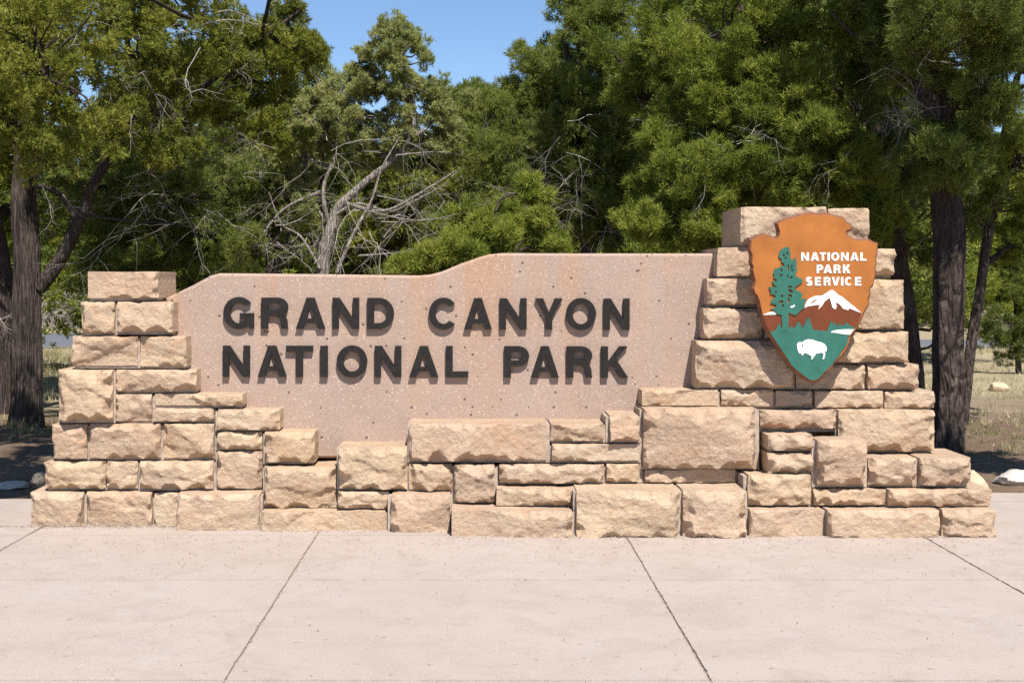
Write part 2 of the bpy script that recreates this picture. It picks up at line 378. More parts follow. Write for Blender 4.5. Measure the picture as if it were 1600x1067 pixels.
# x0, y0 (front top edge), x1, y1 in photo pixels, distance Y of the face, bulge, back Y
ST = [
 (136,424,249,467,.42,.035,.92), (126,471,181,521,.44,.035,1.0), (184,471,272,519,.43,.045,1.0), (112,525,216,572,.42,.04,1.0),
 (218,525,293,573,.43,.035,1.0), (91,577,178,657,.40,.075,1.0), (181,577,308,611,.43,.04,1.0), (180,615,238,658,.43,.04,1.0),
 (241,615,381,634,.42,.03,1.0), (239,637,336,658,.42,.03,1.0), (339,639,438,671,.40,.03,1.0), (83,662,137,716,.42,.05,1.0),
 (140,661,252,716,.42,.05,1.0), (255,661,336,716,.42,.045,1.0), (340,674,411,702,.41,.035,1.0), (340,704,411,763,.41,.045,1.0),
 (414,674,493,722,.38,.045,1.0), (70,720,166,763,.41,.045,1.0), (167,720,216,763,.41,.035,1.0), (219,720,334,763,.39,.05,1.0),
 (48,768,132,820,.38,.045,1.0), (136,767,239,814,.39,.065,1.0), (241,768,283,813,.40,.03,.98), (276,770,407,827,.24,.04,1.0),
 (412,728,526,793,.33,.055,.95), (408,798,603,829,.20,.03,.95), (529,697,637,763,.28,.06,.95), (528,767,608,794,.26,.035,.95),
 (611,771,704,830,.17,.045,.95), (639,661,855,719,.26,.065,.95), (638,724,711,766,.27,.05,.95), (709,725,776,784,.24,.06,.95),
 (779,724,944,754,.27,.045,.95), (947,724,999,753,.27,.025,.95), (859,661,944,689,.27,.04,.95), (861,693,999,720,.26,.04,.95),
 (952,648,999,689,.26,.035,.95), (775,763,899,794,.14,.035,.95), (705,797,895,838,.0,.05,.95), (900,765,1062,838,.0,.06,.95),
 (1066,765,1165,837,.0,.065,.95), (1002,609,1123,634,.36,.03,1.05), (1125,609,1209,635,.38,.025,1.05), (1211,610,1269,636,.38,.025,1.05),
 (1272,610,1380,637,.38,.03,1.05), (1382,611,1460,638,.38,.035,1.05), (1004,637,1181,731,.26,.075,1.05), (1007,733,1150,754,.28,.025,1.0),
 (1186,640,1306,669,.32,.05,1.05), (1309,640,1461,705,.30,.075,1.05), (1198,679,1281,703,.14,.04,1.0), (1198,707,1278,740,.14,.055,1.0),
 (1275,686,1353,758,.08,.06,.27), (1168,741,1268,789,.09,.055,1.0), (1356,714,1431,758,.11,.06,.55), (1436,714,1518,758,.10,.045,.55),
 (1270,763,1384,789,.09,.035,.80), (1387,764,1550,791,.07,.045,.80), (1170,795,1286,837,.0,.04,1.0), (1291,795,1466,838,.0,.045,1.0),
 (1471,795,1554,838,.0,.055,.85),
 # pillar on the right
 (1156,323,1291,383,.40,.05,1.06), (1293,325,1357,383,.42,.03,1.06), (1120,386,1262,432,.42,.045,1.06), (1266,388,1398,431,.42,.04,1.06),
 (1104,435,1256,477,.41,.045,1.06), (1260,436,1413,514,.41,.06,1.06), (1098,481,1191,529,.41,.045,1.06), (1194,481,1257,529,.42,.03,1.06),
 (1086,532,1240,606,.39,.065,1.06), (1262,518,1420,566,.40,.05,1.06), (1243,569,1351,608,.41,.04,1.06), (1354,569,1436,608,.40,.045,1.06),
 (1243,532,1260,566,.43,.02,1.06),
]
ST[23] = (276,771,407,827,.24,.04,.95)
blocks = []
for (x0, y0, x1, y1, Y, B, yb) in ST:
    a = U(x0 + .6, y0 + .4, Y); b = U(x1 - .6, y1 - .5, Y)
    blocks.append(dict(x0=a[0], x1=b[0], z0=b[2], z1=a[2], Y=Y, B=B, yb=yb, w=x1 - x0))
for b in blocks:
    if b['z0'] < 0.05: b['z0'] = -0.03
order = sorted(range(len(blocks)), key=lambda k: blocks[k]['z0'] + blocks[k]['z1'])
for it in range(3):
    for ii, a in enumerate(order):
        for c in order[ii + 1:]:
            A, Bk = blocks[a], blocks[c]                       # A lower than Bk
            ox = min(A['x1'], Bk['x1']) - max(A['x0'], Bk['x0']); oz = min(A['z1'], Bk['z1']) - max(A['z0'], Bk['z0'])
            if ox <= 0 or oz <= 0 or A['yb'] < Bk['Y'] or Bk['yb'] < A['Y']: continue
            if oz <= ox or oz < 0.05:
                if Bk['Y'] >= A['Y'] - 0.02: Bk['z0'] = max(Bk['z0'], A['z1'] + 0.007)
                else: A['z1'] = min(A['z1'], Bk['z0'] - 0.007)
            else:
                l, r = (A, Bk) if A['x0'] + A['x1'] < Bk['x0'] + Bk['x1'] else (Bk, A)
                if l['Y'] < r['Y']: r['x0'] = l['x1'] + 0.009
                else: l['x1'] = r['x0'] - 0.009

def rock_block(b, seed):
    """a quarry-faced block: sawn back and beds, front face split with scalloped chips along its arrises"""
    rg = np.random.RandomState(seed)
    w = b['x1'] - b['x0']; h = b['z1'] - b['z0']; B = b['B'] * 1.22
    cell = 0.0085
    nx = max(8, int(w / cell)); nz = max(6, int(h / cell))
    u = np.linspace(0, w, nx + 1); v = np.linspace(0, h, nz + 1)
    Ug, Vg = np.meshgrid(u, v)
    s = seed * 13
    H = B * 1.0 + 0.014 * fbm(Ug * 5, Vg * 5, s, 3) * min(1, B / .04)
    for k in range(rg.randint(2, 5)):                          # large flat splits across the face
        cx, cz = rg.uniform(0.1, .9) * w, rg.uniform(0.1, .9) * h
        gx_, gz_ = rg.uniform(-.2, .2), rg.uniform(-.2, .2)
        P = B * rg.uniform(.85, 1.3) + gx_ * (Ug - cx) + gz_ * (Vg - cz) + 0.006 * fbm(Ug * 14, Vg * 14, s + k, 3)
        H = np.minimum(H, P)
    def chips(dist, along, L, smin, smax, c0, pitch, q):
        nonlocal H
        t = rg.uniform(-.5, .5) * pitch
        wob = 0.03 * fbm(Ug * 13, Vg * 13, s + 77 + int(pitch * 999), 4)
        while t < L + pitch * .5:
            sl = rg.uniform(smin, smax); k0 = rg.uniform(0.0, 1.0) ** 2 * c0 + 0.001
            tl = rg.uniform(-.25, .25)
            P = k0 + sl * (dist + wob) + tl * (along - t) + q * (along - t) ** 2 / pitch * rg.uniform(.6, 1.5)
            H = np.minimum(H, np.maximum(P, 0.0))
            t += pitch * rg.uniform(.5, 1.5)
    sc = min(1.0, h / 0.2)
    chips(h - Vg, Ug, w, 0.8, 2.0, .012, .11 * (0.5 + sc / 2), 1.0)          # top arris
    chips(Vg, Ug, w, 0.95, 1.9, .012, .13 * (0.5 + sc / 2), 1.3)              # lower arris, undercut
    chips(Ug, Vg, h, 0.8, 2.6, .012, .10, 1.0)
    chips(w - Ug, Vg, h, 0.8, 2.6, .012, .10, 1.0)
    for k in range(rg.randint(1, 4) if w * h > .02 else 1):                  # stepped breaks running across the face
        th = rg.uniform(-1.2, 1.2) + (math.pi if rg.rand() < .3 else 0); c = rg.uniform(.2, .8)
        sd = (Ug - w * c) * math.sin(th) * .7 + (h * rg.uniform(.25, .75) - Vg) * math.cos(th) + 0.05 * fbm(Ug * 9, Vg * 9, s + 5 * k, 4)
        fade = np.clip(fbm(Ug * 4, Vg * 4, s + 61 + k, 2) * 2.2 + .6, 0, 1)
        H = H - rg.uniform(.006, .016) * fade / (1 + np.exp(-np.clip(sd / .0045, -30, 30)))
    H += 0.0055 * fbm(Ug * 38, Vg * 38, s + 3, 3) + 0.0032 * noise2(Ug * 120, Vg * 120, s + 9)
    H += 0.004 * np.abs(noise2(Ug * 9 + 2 * Vg, Vg * 34, s + 12))
    edge = np.minimum(np.minimum(Ug, w - Ug), np.minimum(Vg, h - Vg))
    H = np.maximum(H, -0.006)
    # outline not quite straight
    Xo = Ug + np.where(Ug < w * .5, 1, -1) * 0.007 * np.clip(fbm(Vg * 12, Vg * 0 + (Ug > w / 2) * 7, s + 21, 3) + .15, 0, 1) * np.clip(1 - np.minimum(Ug, w - Ug) / .04, 0, 1)
    Zo = Vg + np.where(Vg < h * .5, 1, -1) * 0.006 * np.clip(fbm(Ug * 12, Ug * 0 + (Vg > h / 2) * 7, s + 31, 3) + .15, 0, 1) * np.clip(1 - np.minimum(Vg, h - Vg) / .04, 0, 1)
    Fv = np.stack([b['x0'] + Xo, b['Y'] - H, b['z0'] + Zo], -1).reshape(-1, 3)
    i = np.arange(nz)[:, None] * (nx + 1) + np.arange(nx)[None]
    fq = np.stack([i, i + 1, i + nx + 2, i + nx + 1], -1).reshape(-1, 4)
    idx = np.arange((nx + 1) * (nz + 1)).reshape(nz + 1, nx + 1)
    ring = np.concatenate([idx[0, :-1], idx[:-1, -1], idx[-1, :0:-1], idx[:0:-1, 0]])
    m = len(ring)
    parts = [Fv]; quads = [fq]; prev = ring; base = len(Fv)
    depth = b['yb'] - b['Y']
    steps = [0.03, 0.10, 0.22, depth] if depth > .3 else [0.03, 0.1, depth]
    for k, dp in enumerate(steps):
        R = Fv[ring].copy(); R[:, 1] = b['Y'] + dp
        o = np.c_[R[:, 0] - (b['x0'] + w / 2), R[:, 2] - (b['z0'] + h / 2)]
        # sides relax to the true sawn rectangle, slightly rough
        R[:, 0] += np.sign(o[:, 0]) * 0.0015 * (np.abs(o[:, 0]) > w * .45) * fbm(R[:, 2] * 20 + k, R[:, 1] * 20, s + 40, 2)
        R[:, 2] += np.sign(o[:, 1]) * (0.003 * (np.abs(o[:, 1]) > h * .45)) * fbm(R[:, 0] * 14 + k * 3, R[:, 1] * 14, s + 41, 3)
        cur = base + np.arange(m)
        quads.append(np.stack([prev, cur, np.roll(cur, -1), np.roll(prev, -1)], -1))
        parts.append(R); prev = cur; base += m
    V = np.concatenate(parts) - np.array(WOFF)
    me = mesh_np('stone', V, quads=np.concatenate(quads), polys=[list(prev)], mats=[M['stone']], smooth=True)
    me.set_sharp_from_angle(angle=math.radians(24))
    return me

mort_V, mort_Q = [], []
def box_into(VL, QL, x0, x1, y0, y1, z0, z1):
    n = sum(len(v) for v in VL)
    VL.append(np.array([(x0,y0,z0),(x1,y0,z0),(x1,y1,z0),(x0,y1,z0),(x0,y0,z1),(x1,y0,z1),(x1,y1,z1),(x0,y1,z1)], float))
    QL.append(np.array([(0,3,2,1),(4,5,6,7),(0,1,5,4),(1,2,6,5),(2,3,7,6),(3,0,4,7)]) + n)
for k, b in enumerate(blocks):
    st = link_mesh('stone', rock_block(b, 1000 + k), wall)
    e = {}
    for side in ('L', 'R', 'T', 'D'):
        ex = 0.0
        for j, c in enumerate(blocks):
            if j == k: continue
            ox = min(b['x1'], c['x1']) - max(b['x0'], c['x0']); oz = min(b['z1'], c['z1']) - max(b['z0'], c['z0'])
            gap = {'L': b['x0'] - c['x1'], 'R': c['x0'] - b['x1'], 'T': c['z0'] - b['z1'], 'D': b['z0'] - c['z1']}[side]
            over = oz if side in 'LR' else ox
            if over > 0.03 and -0.002 <= gap < 0.06 and c['Y'] <= b['Y'] + (.06 if side in 'LR' else .5): ex = max(ex, max(gap, 0) * .5 + 0.004)
        e[side] = ex if ex and side != 'T' else -0.014
    jit = k * 0.00033
    box_into(mort_V, mort_Q, b['x0'] - e['L'] - jit * .05, b['x1'] + e['R'] + jit * .05, b['Y'] + 0.014 + jit, b['yb'] - 0.012 - jit,
             b['z0'] - e['D'] - jit * .05, b['z1'] + e['T'] + jit * .05)
V = np.concatenate(mort_V) - np.array(WOFF)
link_mesh('mortar', mesh_np('mortar', V, quads=np.concatenate(mort_Q), mats=[M['mortar']]), wall)

# ------------------------------------------------------------------ flat cut-out plates (panel, letters, shield, emblem)
def area2(c): return sum(c[i][0] * c[(i + 1) % len(c)][1] - c[(i + 1) % len(c)][0] * c[i][1] for i in range(len(c)))
def offset_poly(c, d):
    """inset of a counter-clockwise outline by d"""
    n = len(c); out = []
    for i in range(n):
        p0, p1, p2 = (np.array(c[(i + k) % n]) for k in (-1, 0, 1))
        a = p1 - p0; b = p2 - p1
        a = a / (np.linalg.norm(a) + 1e-9); b = b / (np.linalg.norm(b) + 1e-9)
        n1 = np.array([-a[1], a[0]]); n2 = np.array([-b[1], b[0]])
        m = n1 + n2; l = np.linalg.norm(m)
        m = n1 if l < .3 else m / l
        out.append(tuple(p1 + m * d / max(.5, float(m @ n1))))
    return out
def plate(name, contours, Yf, thick, mats, parent=None, chamfer=0.0, cdepth=None, off=(0, 0, 0), mi=(0, 0)):
    """contours (x, z) in world metres, first is the outline, the rest are holes; front face at Yf, body going back"""
    cs = []
    for k, c in enumerate(contours):
        c = [tuple(p) for p in c]
        ccw = area2(c) > 0
        if (k == 0) != ccw: c = c[::-1]
        cs.append(c)
    cdepth = chamfer if cdepth is None else cdepth
    fr = [offset_poly(c, chamfer) if chamfer else c for c in cs]
    V, Fc, mid = [], [], []
    flat = [Vector((p[0], p[1], 0)) for c in fr for p in c]
    tri = tessellate_polygon([[Vector((p[0], p[1], 0)) for p in c] for c in fr])
    V += [(p.x, Yf, p.y) for p in flat]
    for t in tri:
        a, b_, c_ = (flat[q] for q in t)
        cr = (b_.x - a.x) * (c_.y - a.y) - (b_.y - a.y) * (c_.x - a.x)
        Fc.append(t if cr > 0 else (t[0], t[2], t[1])); mid.append(mi[0])
    rings = [(fr, Yf)] + ([(cs, Yf + cdepth)] if chamfer else []) + [(cs, Yf + thick)]
    start = 0; offs = []
    base = 0
    quads = []
    prev = list(range(len(flat)))
    n0 = len(flat)
    for r, (cc, y) in enumerate(rings[1:]):
        cur0 = len(V)
        V += [(p[0], y, p[1]) for c in cc for p in c]
        cur = list(range(cur0, cur0 + n0))
        o = 0
        for c in cc:
            L = len(c)
            for i in range(L):
                j = (i + 1) % L
                quads.append((prev[o + i], cur[o + i], cur[o + j], prev[o + j])); 
            o += L
        prev = cur
    tb = [(prev[t[0]], prev[t[2]], prev[t[1]]) for t in Fc]
    V = np.array(V) - np.array(off)
    nt, nq = len(Fc), len(quads)
    me = mesh_np(name, V, tris=list(Fc) + tb, quads=quads, mats=mats, mat_idx=[mi[1]] * nq + [mi[0]] * nt + [mi[1]] * nt)
    return link_mesh(name, me, parent)
def PX(pts, Y): return [(U(x, y, Y)[0], U(x, y, Y)[2]) for x, y in pts]

YP = 0.57
pan = [(258,466),(300,446),(328,431),(342,427),(500,428.5),(655,430.5),(672,429),(690,424.5),(720,412),(748,402),(764,397.5),(785,395.5),(900,396),(1140,396),(1140,640),(1140,716),(258,716)]
panel = plate('panel', [PX(pan, YP)], YP, 0.34, [M['panel']], wall, 0.016, 0.028, WOFF)

# letters: outlines in a box of width w and height h, stroke s (horizontal strokes t)
def arc(cx, cy, rx, ry, a0, a1, n=14):
    return [(cx + rx * math.cos(math.radians(a0 + (a1 - a0) * i / n)), cy + ry * math.sin(math.radians(a0 + (a1 - a0) * i / n))) for i in range(n + 1)]
def glyph(ch, w, h, s, t=None):
    t = t or s * .88
    if ch == 'I': return [[(0,0),(w,0),(w,h),(0,h)]]
    if ch == 'L': return [[(0,0),(w,0),(w,t),(s,t),(s,h),(0,h)]]
    if ch == 'T': return [[(w/2-s/2,0),(w/2+s/2,0),(w/2+s/2,h-t),(w,h-t),(w,h),(0,h),(0,h-t),(w/2-s/2,h-t)]]
    if ch == 'E': return [[(0,0),(w,0),(w,t),(s,t),(s,h/2-t/2),(w*.92,h/2-t/2),(w*.92,h/2+t/2),(s,h/2+t/2),(s,h-t),(w,h-t),(w,h),(0,h)]]
    if ch == 'N': return [[(0,0),(s*.92,0),(s*.92,h*.66),(w-s*1.02,0),(w,0),(w,h),(w-s*.92,h),(w-s*.92,h*.34),(s*1.02,h),(0,h)]]
    if ch == 'A':
        k = s * 1.1; top = s * 1.15
        xl = lambda y: (w/2 - top/2) * y / h                    # left outer edge
        bh, bt = h*.185, h*.185 + t*.8
        xi = lambda y: k + (w/2 - k) * y / (h*.78)              # left inner edge, meets the axis under the top
        out = [(0,0),(k,0),(xi(bh),bh),(w-xi(bh),bh),(w-k,0),(w,0),(w/2+top/2,h),(w/2-top/2,h)]
        return [out, [(xi(bt),bt),(w-xi(bt),bt),(w/2,h*.775)]]
    if ch == 'Y': return [[(w/2-s/2,0),(w/2+s/2,0),(w/2+s/2,h*.42),(w,h),(w-s*1.15,h),(w/2,h*.56),(s*1.15,h),(0,h),(w/2-s/2,h*.42)]]
    if ch == 'V': return [[(w/2-s*.55,0),(w/2+s*.55,0),(w,h),(w-s*1.1,h),(w/2,h*.26),(s*1.1,h),(0,h)]]
    if ch == 'K': return [[(0,0),(s,0),(s,h*.30),(s*1.45,h*.44),(w-s*1.25,0),(w,0),(s*2.15,h*.61),(w*.97,h),(w-s*1.35,h),(s,h*.52),(s,h),(0,h)]]
    if ch == 'O': return [arc(w/2,h/2,w/2,h/2*1.03,0,345,30), arc(w/2,h/2,w/2-s,h/2*1.03-t,0,345,30)]
    if ch == 'D':
        r = h/2
        return [[(0,0),(w*.42,0)] + arc(w*.42,r,w*.58,r,-84,84,20) + [(w*.42,h),(0,h)],
                [(s,t),(w*.42,t)] + arc(w*.42,r,w*.58-s,r-t,-80,80,18) + [(w*.42,h-t),(s,h-t)]]
    if ch in 'PR':
        y0 = h*.36 if ch == 'P' else h*.40                      # lower edge of the bowl
        yc = (y0+h)/2; ro = (h-y0)/2; xc = w*.56
        bowl = arc(xc,yc,w-xc,ro,-84,84,16)
        hole = [(s,y0+t),(xc,y0+t)] + arc(xc,yc,w-xc-s,ro-t,-80,80,12) + [(xc,h-t),(s,h-t)]
        if ch == 'P': return [[(0,0),(s,0),(s,y0),(xc,y0)] + bowl + [(xc,h),(0,h)], hole]
        low = [(0,0),(s,0),(s,y0),(w*.52,y0),(w*.66,y0-h*.05),(w-s*1.12,h*.22),(w-s*1.05,h*.07),(w-s*.9,0),(w,0),(w*.985,h*.05),(w*.965,h*.27),(w*.92,h*.36),(w*.84,y0+h*.015)]
        return [low + [p for p in bowl if p[1] > y0 + h*.03] + [(xc,h),(0,h)], hole]
    if ch == 'C':
        o = arc(w/2,h/2,w/2,h/2*1.03,38,322,30); i_ = arc(w/2,h/2,w/2-s,h/2*1.03-t,322-6,38+6,26)
        return [o + i_]
    if ch == 'G':
        o = arc(w/2,h/2,w/2,h/2*1.03,38,300,30)
        i_ = arc(w/2,h/2,w/2-s,h/2*1.03-t,296,44,26)
        return [o + [(w*.80,h*.12),(w*.86,0.0),(w,0.0),(w,h*.50),(w*.54,h*.50),(w*.54,h*.50-t*.95),(w-s*.95,h*.50-t*.95),(w*.74,h*.25)] + i_]
    if ch == 'S':
        def q(rx, ry, grow):
            return None
        cx = w/2; r2 = (h + t) / 4
        cen = arc(cx,h-r2,(w-s)/2,r2-t/2,35,270,16) + arc(cx,r2,(w-s)/2,r2-t/2,90,-145,16)[1:]
        L, R = [], []
        n = len(cen)
        for k in range(n):
            a = np.array(cen[max(0,k-1)]); b = np.array(cen[min(n-1,k+1)]); d = b-a; d = d/np.linalg.norm(d)
            nn = np.array([-d[1],d[0]]); hw = s/2 * (abs(d[1])) + t/2 * abs(d[0])
            L.append(tuple(np.array(cen[k])+nn*hw)); R.append(tuple(np.array(cen[k])-nn*hw))
        return [L + R[::-1]]
def letter(ch, px0, px1, py0, py1, Yf, thick, stroke_px, mat, parent, off, tf=.88):
    a = U(px0, py1, Yf); b = U(px1, py0, Yf)
    w, h = b[0] - a[0], b[2] - a[2]; s = stroke_px * (Yf + D0) / F
    cs = [[(a[0] + x, a[2] + z) for x, z in c] for c in glyph(ch, w, h, s, s * tf)]
    return plate('letter', cs, Yf, thick, [mat], parent, 0, None, off)
R1 = [('G',348.7,396.5),('R',408,450),('A',462,508),('N',519.5,561),('D',573.7,615.5),
      ('C',670,715.5),('A',724.8,768.8),('N',781,823),('Y',836.5,879),('O',884.5,931.5),('N',943.6,984)]
R2 = [('N',348,390),('A',402.3,447.5),('T',446.8,488.8),('I',500.2,512),('O',525.8,573.7),('N',585.5,627),('A',639,685),('L',696.8,731.8),
      ('P',788,827),('A',829.5,873.5),('R',885.5,925.5),('K',939.6,982)]
for row, (ya, yb_) , (yc, yd) in ((R1,(464.8,513.6),(466.6,515.6)), (R2,(540.0,588.8),(541.2,590.4))):
    for ch, xa, xb in row:
        k = (xa - 348) / 636
        letter(ch, xa, xb, ya + (yc - ya) * k, yb_ + (yd - yb_) * k, YP - 0.031, 0.026, 10.6, M['bronze'], panel, WOFF)

# ------------------------------------------------------------------ arrowhead shield
YS = 0.185
z1 = lambda L: [(1160 + x / 7.114, 320 + y / 7.114) for x, y in L]
z2 = lambda L: [(1160 + x / 6.277, 440 + y / 6.277) for x, y in L]
z3 = lambda L: [(1195 + x / 8.214, 380 + y / 8.208) for x, y in L]
z4 = lambda L: [(1190 + x / 9.412, 440 + y / 9.412) for x, y in L]
z5 = lambda L: [(1230 + x / 10.667, 500 + y / 10.667) for x, y in L]
outline = z1([(395,213),(430,192),(480,172),(530,156),(580,142),(640,125),(720,106),(800,106),(850,116),(930,106),(1000,124),(1060,143),(1118,155),(1152,195),(1195,230),(1212,262),
  (1196,274),(1160,280),(1148,300),(1158,345),(1200,365),(1240,392),(1300,402),(1350,405),(1410,400),(1460,432),(1496,440),(1494,500),(1490,545),(1474,590),(1480,640),(1466,720),(1472,770),(1450,850),(1444,892),(1412,918),(1402,962),(1412,985),(1397,1040)]) + \
  z2([(1236,150),(1226,230),(1192,290),(1166,350),(1130,430),(1102,475),(1062,530),(1046,590),(1026,640),(1008,672),(980,712),(940,755),(902,790),(862,850),(842,872),(800,902),(760,952),(735,970),(710,976),(680,972),(600,930),(550,893),(510,860),(490,830),(430,752),(380,690),(350,622),(310,562),(270,500),(240,450),(210,370),(190,280),(172,190),(150,130)]) + \
  z1([(148,985),(128,930),(152,850),(138,800),(122,730),(128,690),(108,650),(116,565),(92,500),(103,402),(145,375),(188,350),(245,335),(280,350),(312,364),(350,376),(388,376),(415,350),(421,300),(405,240)])
def refine(c, mx, jit, seed):
    r = random.Random(seed); out = []
    n = len(c)
    for i in range(n):
        a, b = c[i], c[(i + 1) % n]
        k = max(1, int(math.hypot(a[0]-b[0], a[1]-b[1]) / mx))
        for q in range(k):
            t = q / k; j = jit if q else 0
            out.append((a[0]+(b[0]-a[0])*t + r.uniform(-j, j), a[1]+(b[1]-a[1])*t + r.uniform(-j, j)))
    return out
base_pt = Vector(U(1268, 470, YS + .05))
shield = empty('arrowhead_sign', base_pt)
tag(shield, 'orange and green arrowhead shaped sign with white bison and snowy peak on the stone pillar', 'sign')
off = base_pt
outl = PX(refine(outline, 2.6, 0.25, 4), YS)
cen = np.mean(np.array(outl), 0)
ccw = outl if area2(outl) > 0 else outl[::-1]
outer = offset_poly(ccw, -0.012)
plate('board', [outer], YS, 0.055, [M['orange'], M['rim']], shield, 0.012, 0.02, off, (0, 1))
# steel standoff behind the board, into the pillar
for px_ in (1225, 1315):
    for py_ in (405, 520 if px_ < 1250 else 450):
        Vb, Qb = [], []
        x, y, z = U(px_, py_, YS + .05); box_into(Vb, Qb, x - .03, x + .03, YS + .05, .5, z - .03, z + .03)
        link_mesh('bracket', mesh_np('bracket', np.concatenate(Vb) - np.array(off), quads=np.concatenate(Qb), mats=[M['rim']]), shield)
lb = z2([(190,280),(210,370),(240,450),(270,500)]); 
mount = z4([(12,492),(120,490),(222,488),(300,490),(390,490),(450,505),(520,490),(560,430),(600,400),(640,380),(740,350),(840,330),(1000,232),(1100,280),(1200,300),(1330,395),(1468,466),(1440,560),(1400,650),(1360,690),(1250,720),(960,740),(700,760),(122,742),(80,668),(38,555)])
plate('mountain', [PX(mount, YS)], YS - 0.003, 0.0027, [M['rust']], shield, 0, None, off)
snow = z4([(630,385),(640,340),(655,300),(690,255),(780,212),(885,205),(960,160),(1010,125),(1050,125),(1080,150),(1120,190),(1180,222),(1320,335),(1468,463),(1380,430),(1280,392),(1275,420),(1200,400),(1150,340),(1090,300),(1100,375),(1080,410),(1040,380),(1020,310),(1000,238),(925,290),(890,350),(830,410),(855,340),(800,345),(740,355),(690,360)])
plate('snow', [PX(snow, YS), PX(z4([(705,330),(760,280),(835,240),(790,285),(745,320)]), YS), PX(z4([(1110,258),(1135,290),(1185,330),(1160,320)]), YS)], YS - 0.0055, 0.0022, [M['white']], shield, 0, None, off)
plate('snow', [PX(z4([(18,490),(90,458),(150,440),(200,455),(222,484),(120,487)]), YS)], YS - 0.0055, 0.0053, [M['white']], shield, 0, None, off)
def saw(pts, n, amp):
    out = []
    for a, b in zip(pts[:-1], pts[1:]):
        L = math.hypot(b[0]-a[0], b[1]-a[1]); k = max(1, int(L / n))
        for q in range(k):
            t = q / k; out.append((a[0]+(b[0]-a[0])*t, a[1]+(b[1]-a[1])*t))
            if k > 1:
                t = (q + .5) / k; nx_, ny_ = -(b[1]-a[1]) / L, (b[0]-a[0]) / L
                out.append((a[0]+(b[0]-a[0])*t + nx_*amp, a[1]+(b[1]-a[1])*t + ny_*amp))
    return out + [pts[-1]]
top_line = z4(saw([(122,742),(205,705),(243,605),(272,650),(290,688),(320,700),(385,705),(430,650),(480,682),(540,570),(600,680),(683,500),(760,708)], 22, 5) + [(950,727)] +
              saw([(955,725),(1020,568),(1050,630),(1078,598),(1105,662),(1142,600),(1180,655),(1250,598),(1292,640),(1330,665),(1380,655)], 22, 5))
low = z5([(1115,120),(1105,155),(1040,245),(1012,275),(1018,310),(985,415),(900,525),(880,570),(800,660),(735,745),(670,820),(600,880),(545,950),(480,990),(430,1005),(380,995),(300,945),(200,870),(120,800),(60,735),(0,640)]) + z2([(352,622),(312,562),(272,502)])
plate('meadow', [PX(top_line + low, YS)], YS - 0.0085, 0.0083, [M['green']], shield, 0, None, off)
ell = lambda cx, cy, rx, ry, rot=0: [(cx + rx*math.cos(a)*math.cos(rot) - ry*math.sin(a)*math.sin(rot), cy + rx*math.cos(a)*math.sin(rot) + ry*math.sin(a)*math.cos(rot)) for a in (k*math.pi/5 for k in range(10))]
tree_o = z3([(275,45),(318,66),(303,90),(330,130),(318,185),(350,235),(372,192),(400,192),(390,220),(408,255),(398,290),(412,345),(385,390),(398,425),(440,448),(475,460),(482,490),(462,515),(410,545),(372,580),(400,602),(450,625),(478,655),(462,712),(532,715),(518,750),(500,800),(502,830),(450,868),(415,905),(375,925),(340,905),(300,885),(300,1125),(216,1125),(214,922),(150,905),(118,862),(68,846),(135,825),(145,790),(110,775),(68,768),(95,722),(130,690),(142,670),(100,655),(65,640),(80,615),(55,590),(52,560),(150,562),(105,522),(92,494),(165,480),(110,440),(120,410),(105,385),(125,330),(185,312),(212,280),(240,310),(250,262),(205,235),(212,205),(182,185),(175,150),(195,95)])
holes = [ell(283,132,12,24,.2),(ell(240,155,12,22,.1)),ell(262,192,11,18,.4),ell(295,312,10,46),ell(342,290,9,20,1.0),ell(340,322,9,18,1.0),ell(350,350,10,20,1.0),ell(208,342,20,14,.7),ell(206,408,24,12,-.2),
         ell(336,438,20,14,-.2),ell(291,418,7,30),ell(320,556,28,13),ell(326,612,36,20,.6),ell(320,672,28,20,.5),ell(300,735,14,36,.1),ell(216,676,20,15),ell(202,750,32,20,-.3),ell(228,798,12,22),ell(138,626,16,9,-.7)]
plate('tree', [PX(tree_o, YS)] + [PX(z3(h_), YS) for h_ in holes], YS - 0.0105, 0.0103, [M['green']], shield, 0, None, off)
plate('snow', [PX(z3([(318,820),(335,805),(378,788),(380,808),(345,830)]), YS)], YS - 0.0125, 0.0018, [M['white']], shield, 0, None, off)
river = z5([(720,206),(732,190),(765,174),(860,160),(1000,152),(1106,155),(1042,244),(960,238),(900,230),(810,214)])
plate('river', [PX(river, YS)], YS - 0.0115, 0.0028, [M['white']], shield, 0, None, off)
bis = z5([(155,420),(158,395),(170,378),(205,363),(250,370),(268,350),(290,335),(340,319),(410,325),(450,338),(500,358),(560,370),(610,395),(640,428),(652,470),(644,525),(632,530),(620,510),(628,475),(622,448),(612,500),(618,545),(628,560),(628,580),(615,600),(608,648),(580,648),(592,612),(600,578),(585,555),(568,543),(540,545),(510,555),(490,562),(475,550),(455,590),(425,625),(415,652),(388,650),(402,628),(385,590),(350,575),(290,545),(270,560),(250,590),(240,588),(225,560),(208,550),(190,556),(180,520),(165,490)])
bo = plate('bison', [PX(bis, YS)], YS - 0.0125, 0.0038, [M['white']], shield, 0, None, off)
plate('eye', [PX(z5(ell(222,478,9,8)), YS)], YS - 0.0135, 0.0008, [M['bronze']], bo, 0, None, off)
plate('ear', [PX(z5([(228,400),(242,398),(250,418),(262,438),(246,446),(232,436),(240,424)]), YS)], YS - 0.0135, 0.0008, [M['bronze']], bo, 0, None, off)
zt = lambda x, y: (1245 + x / 13.333, 385 + y / 13.333)
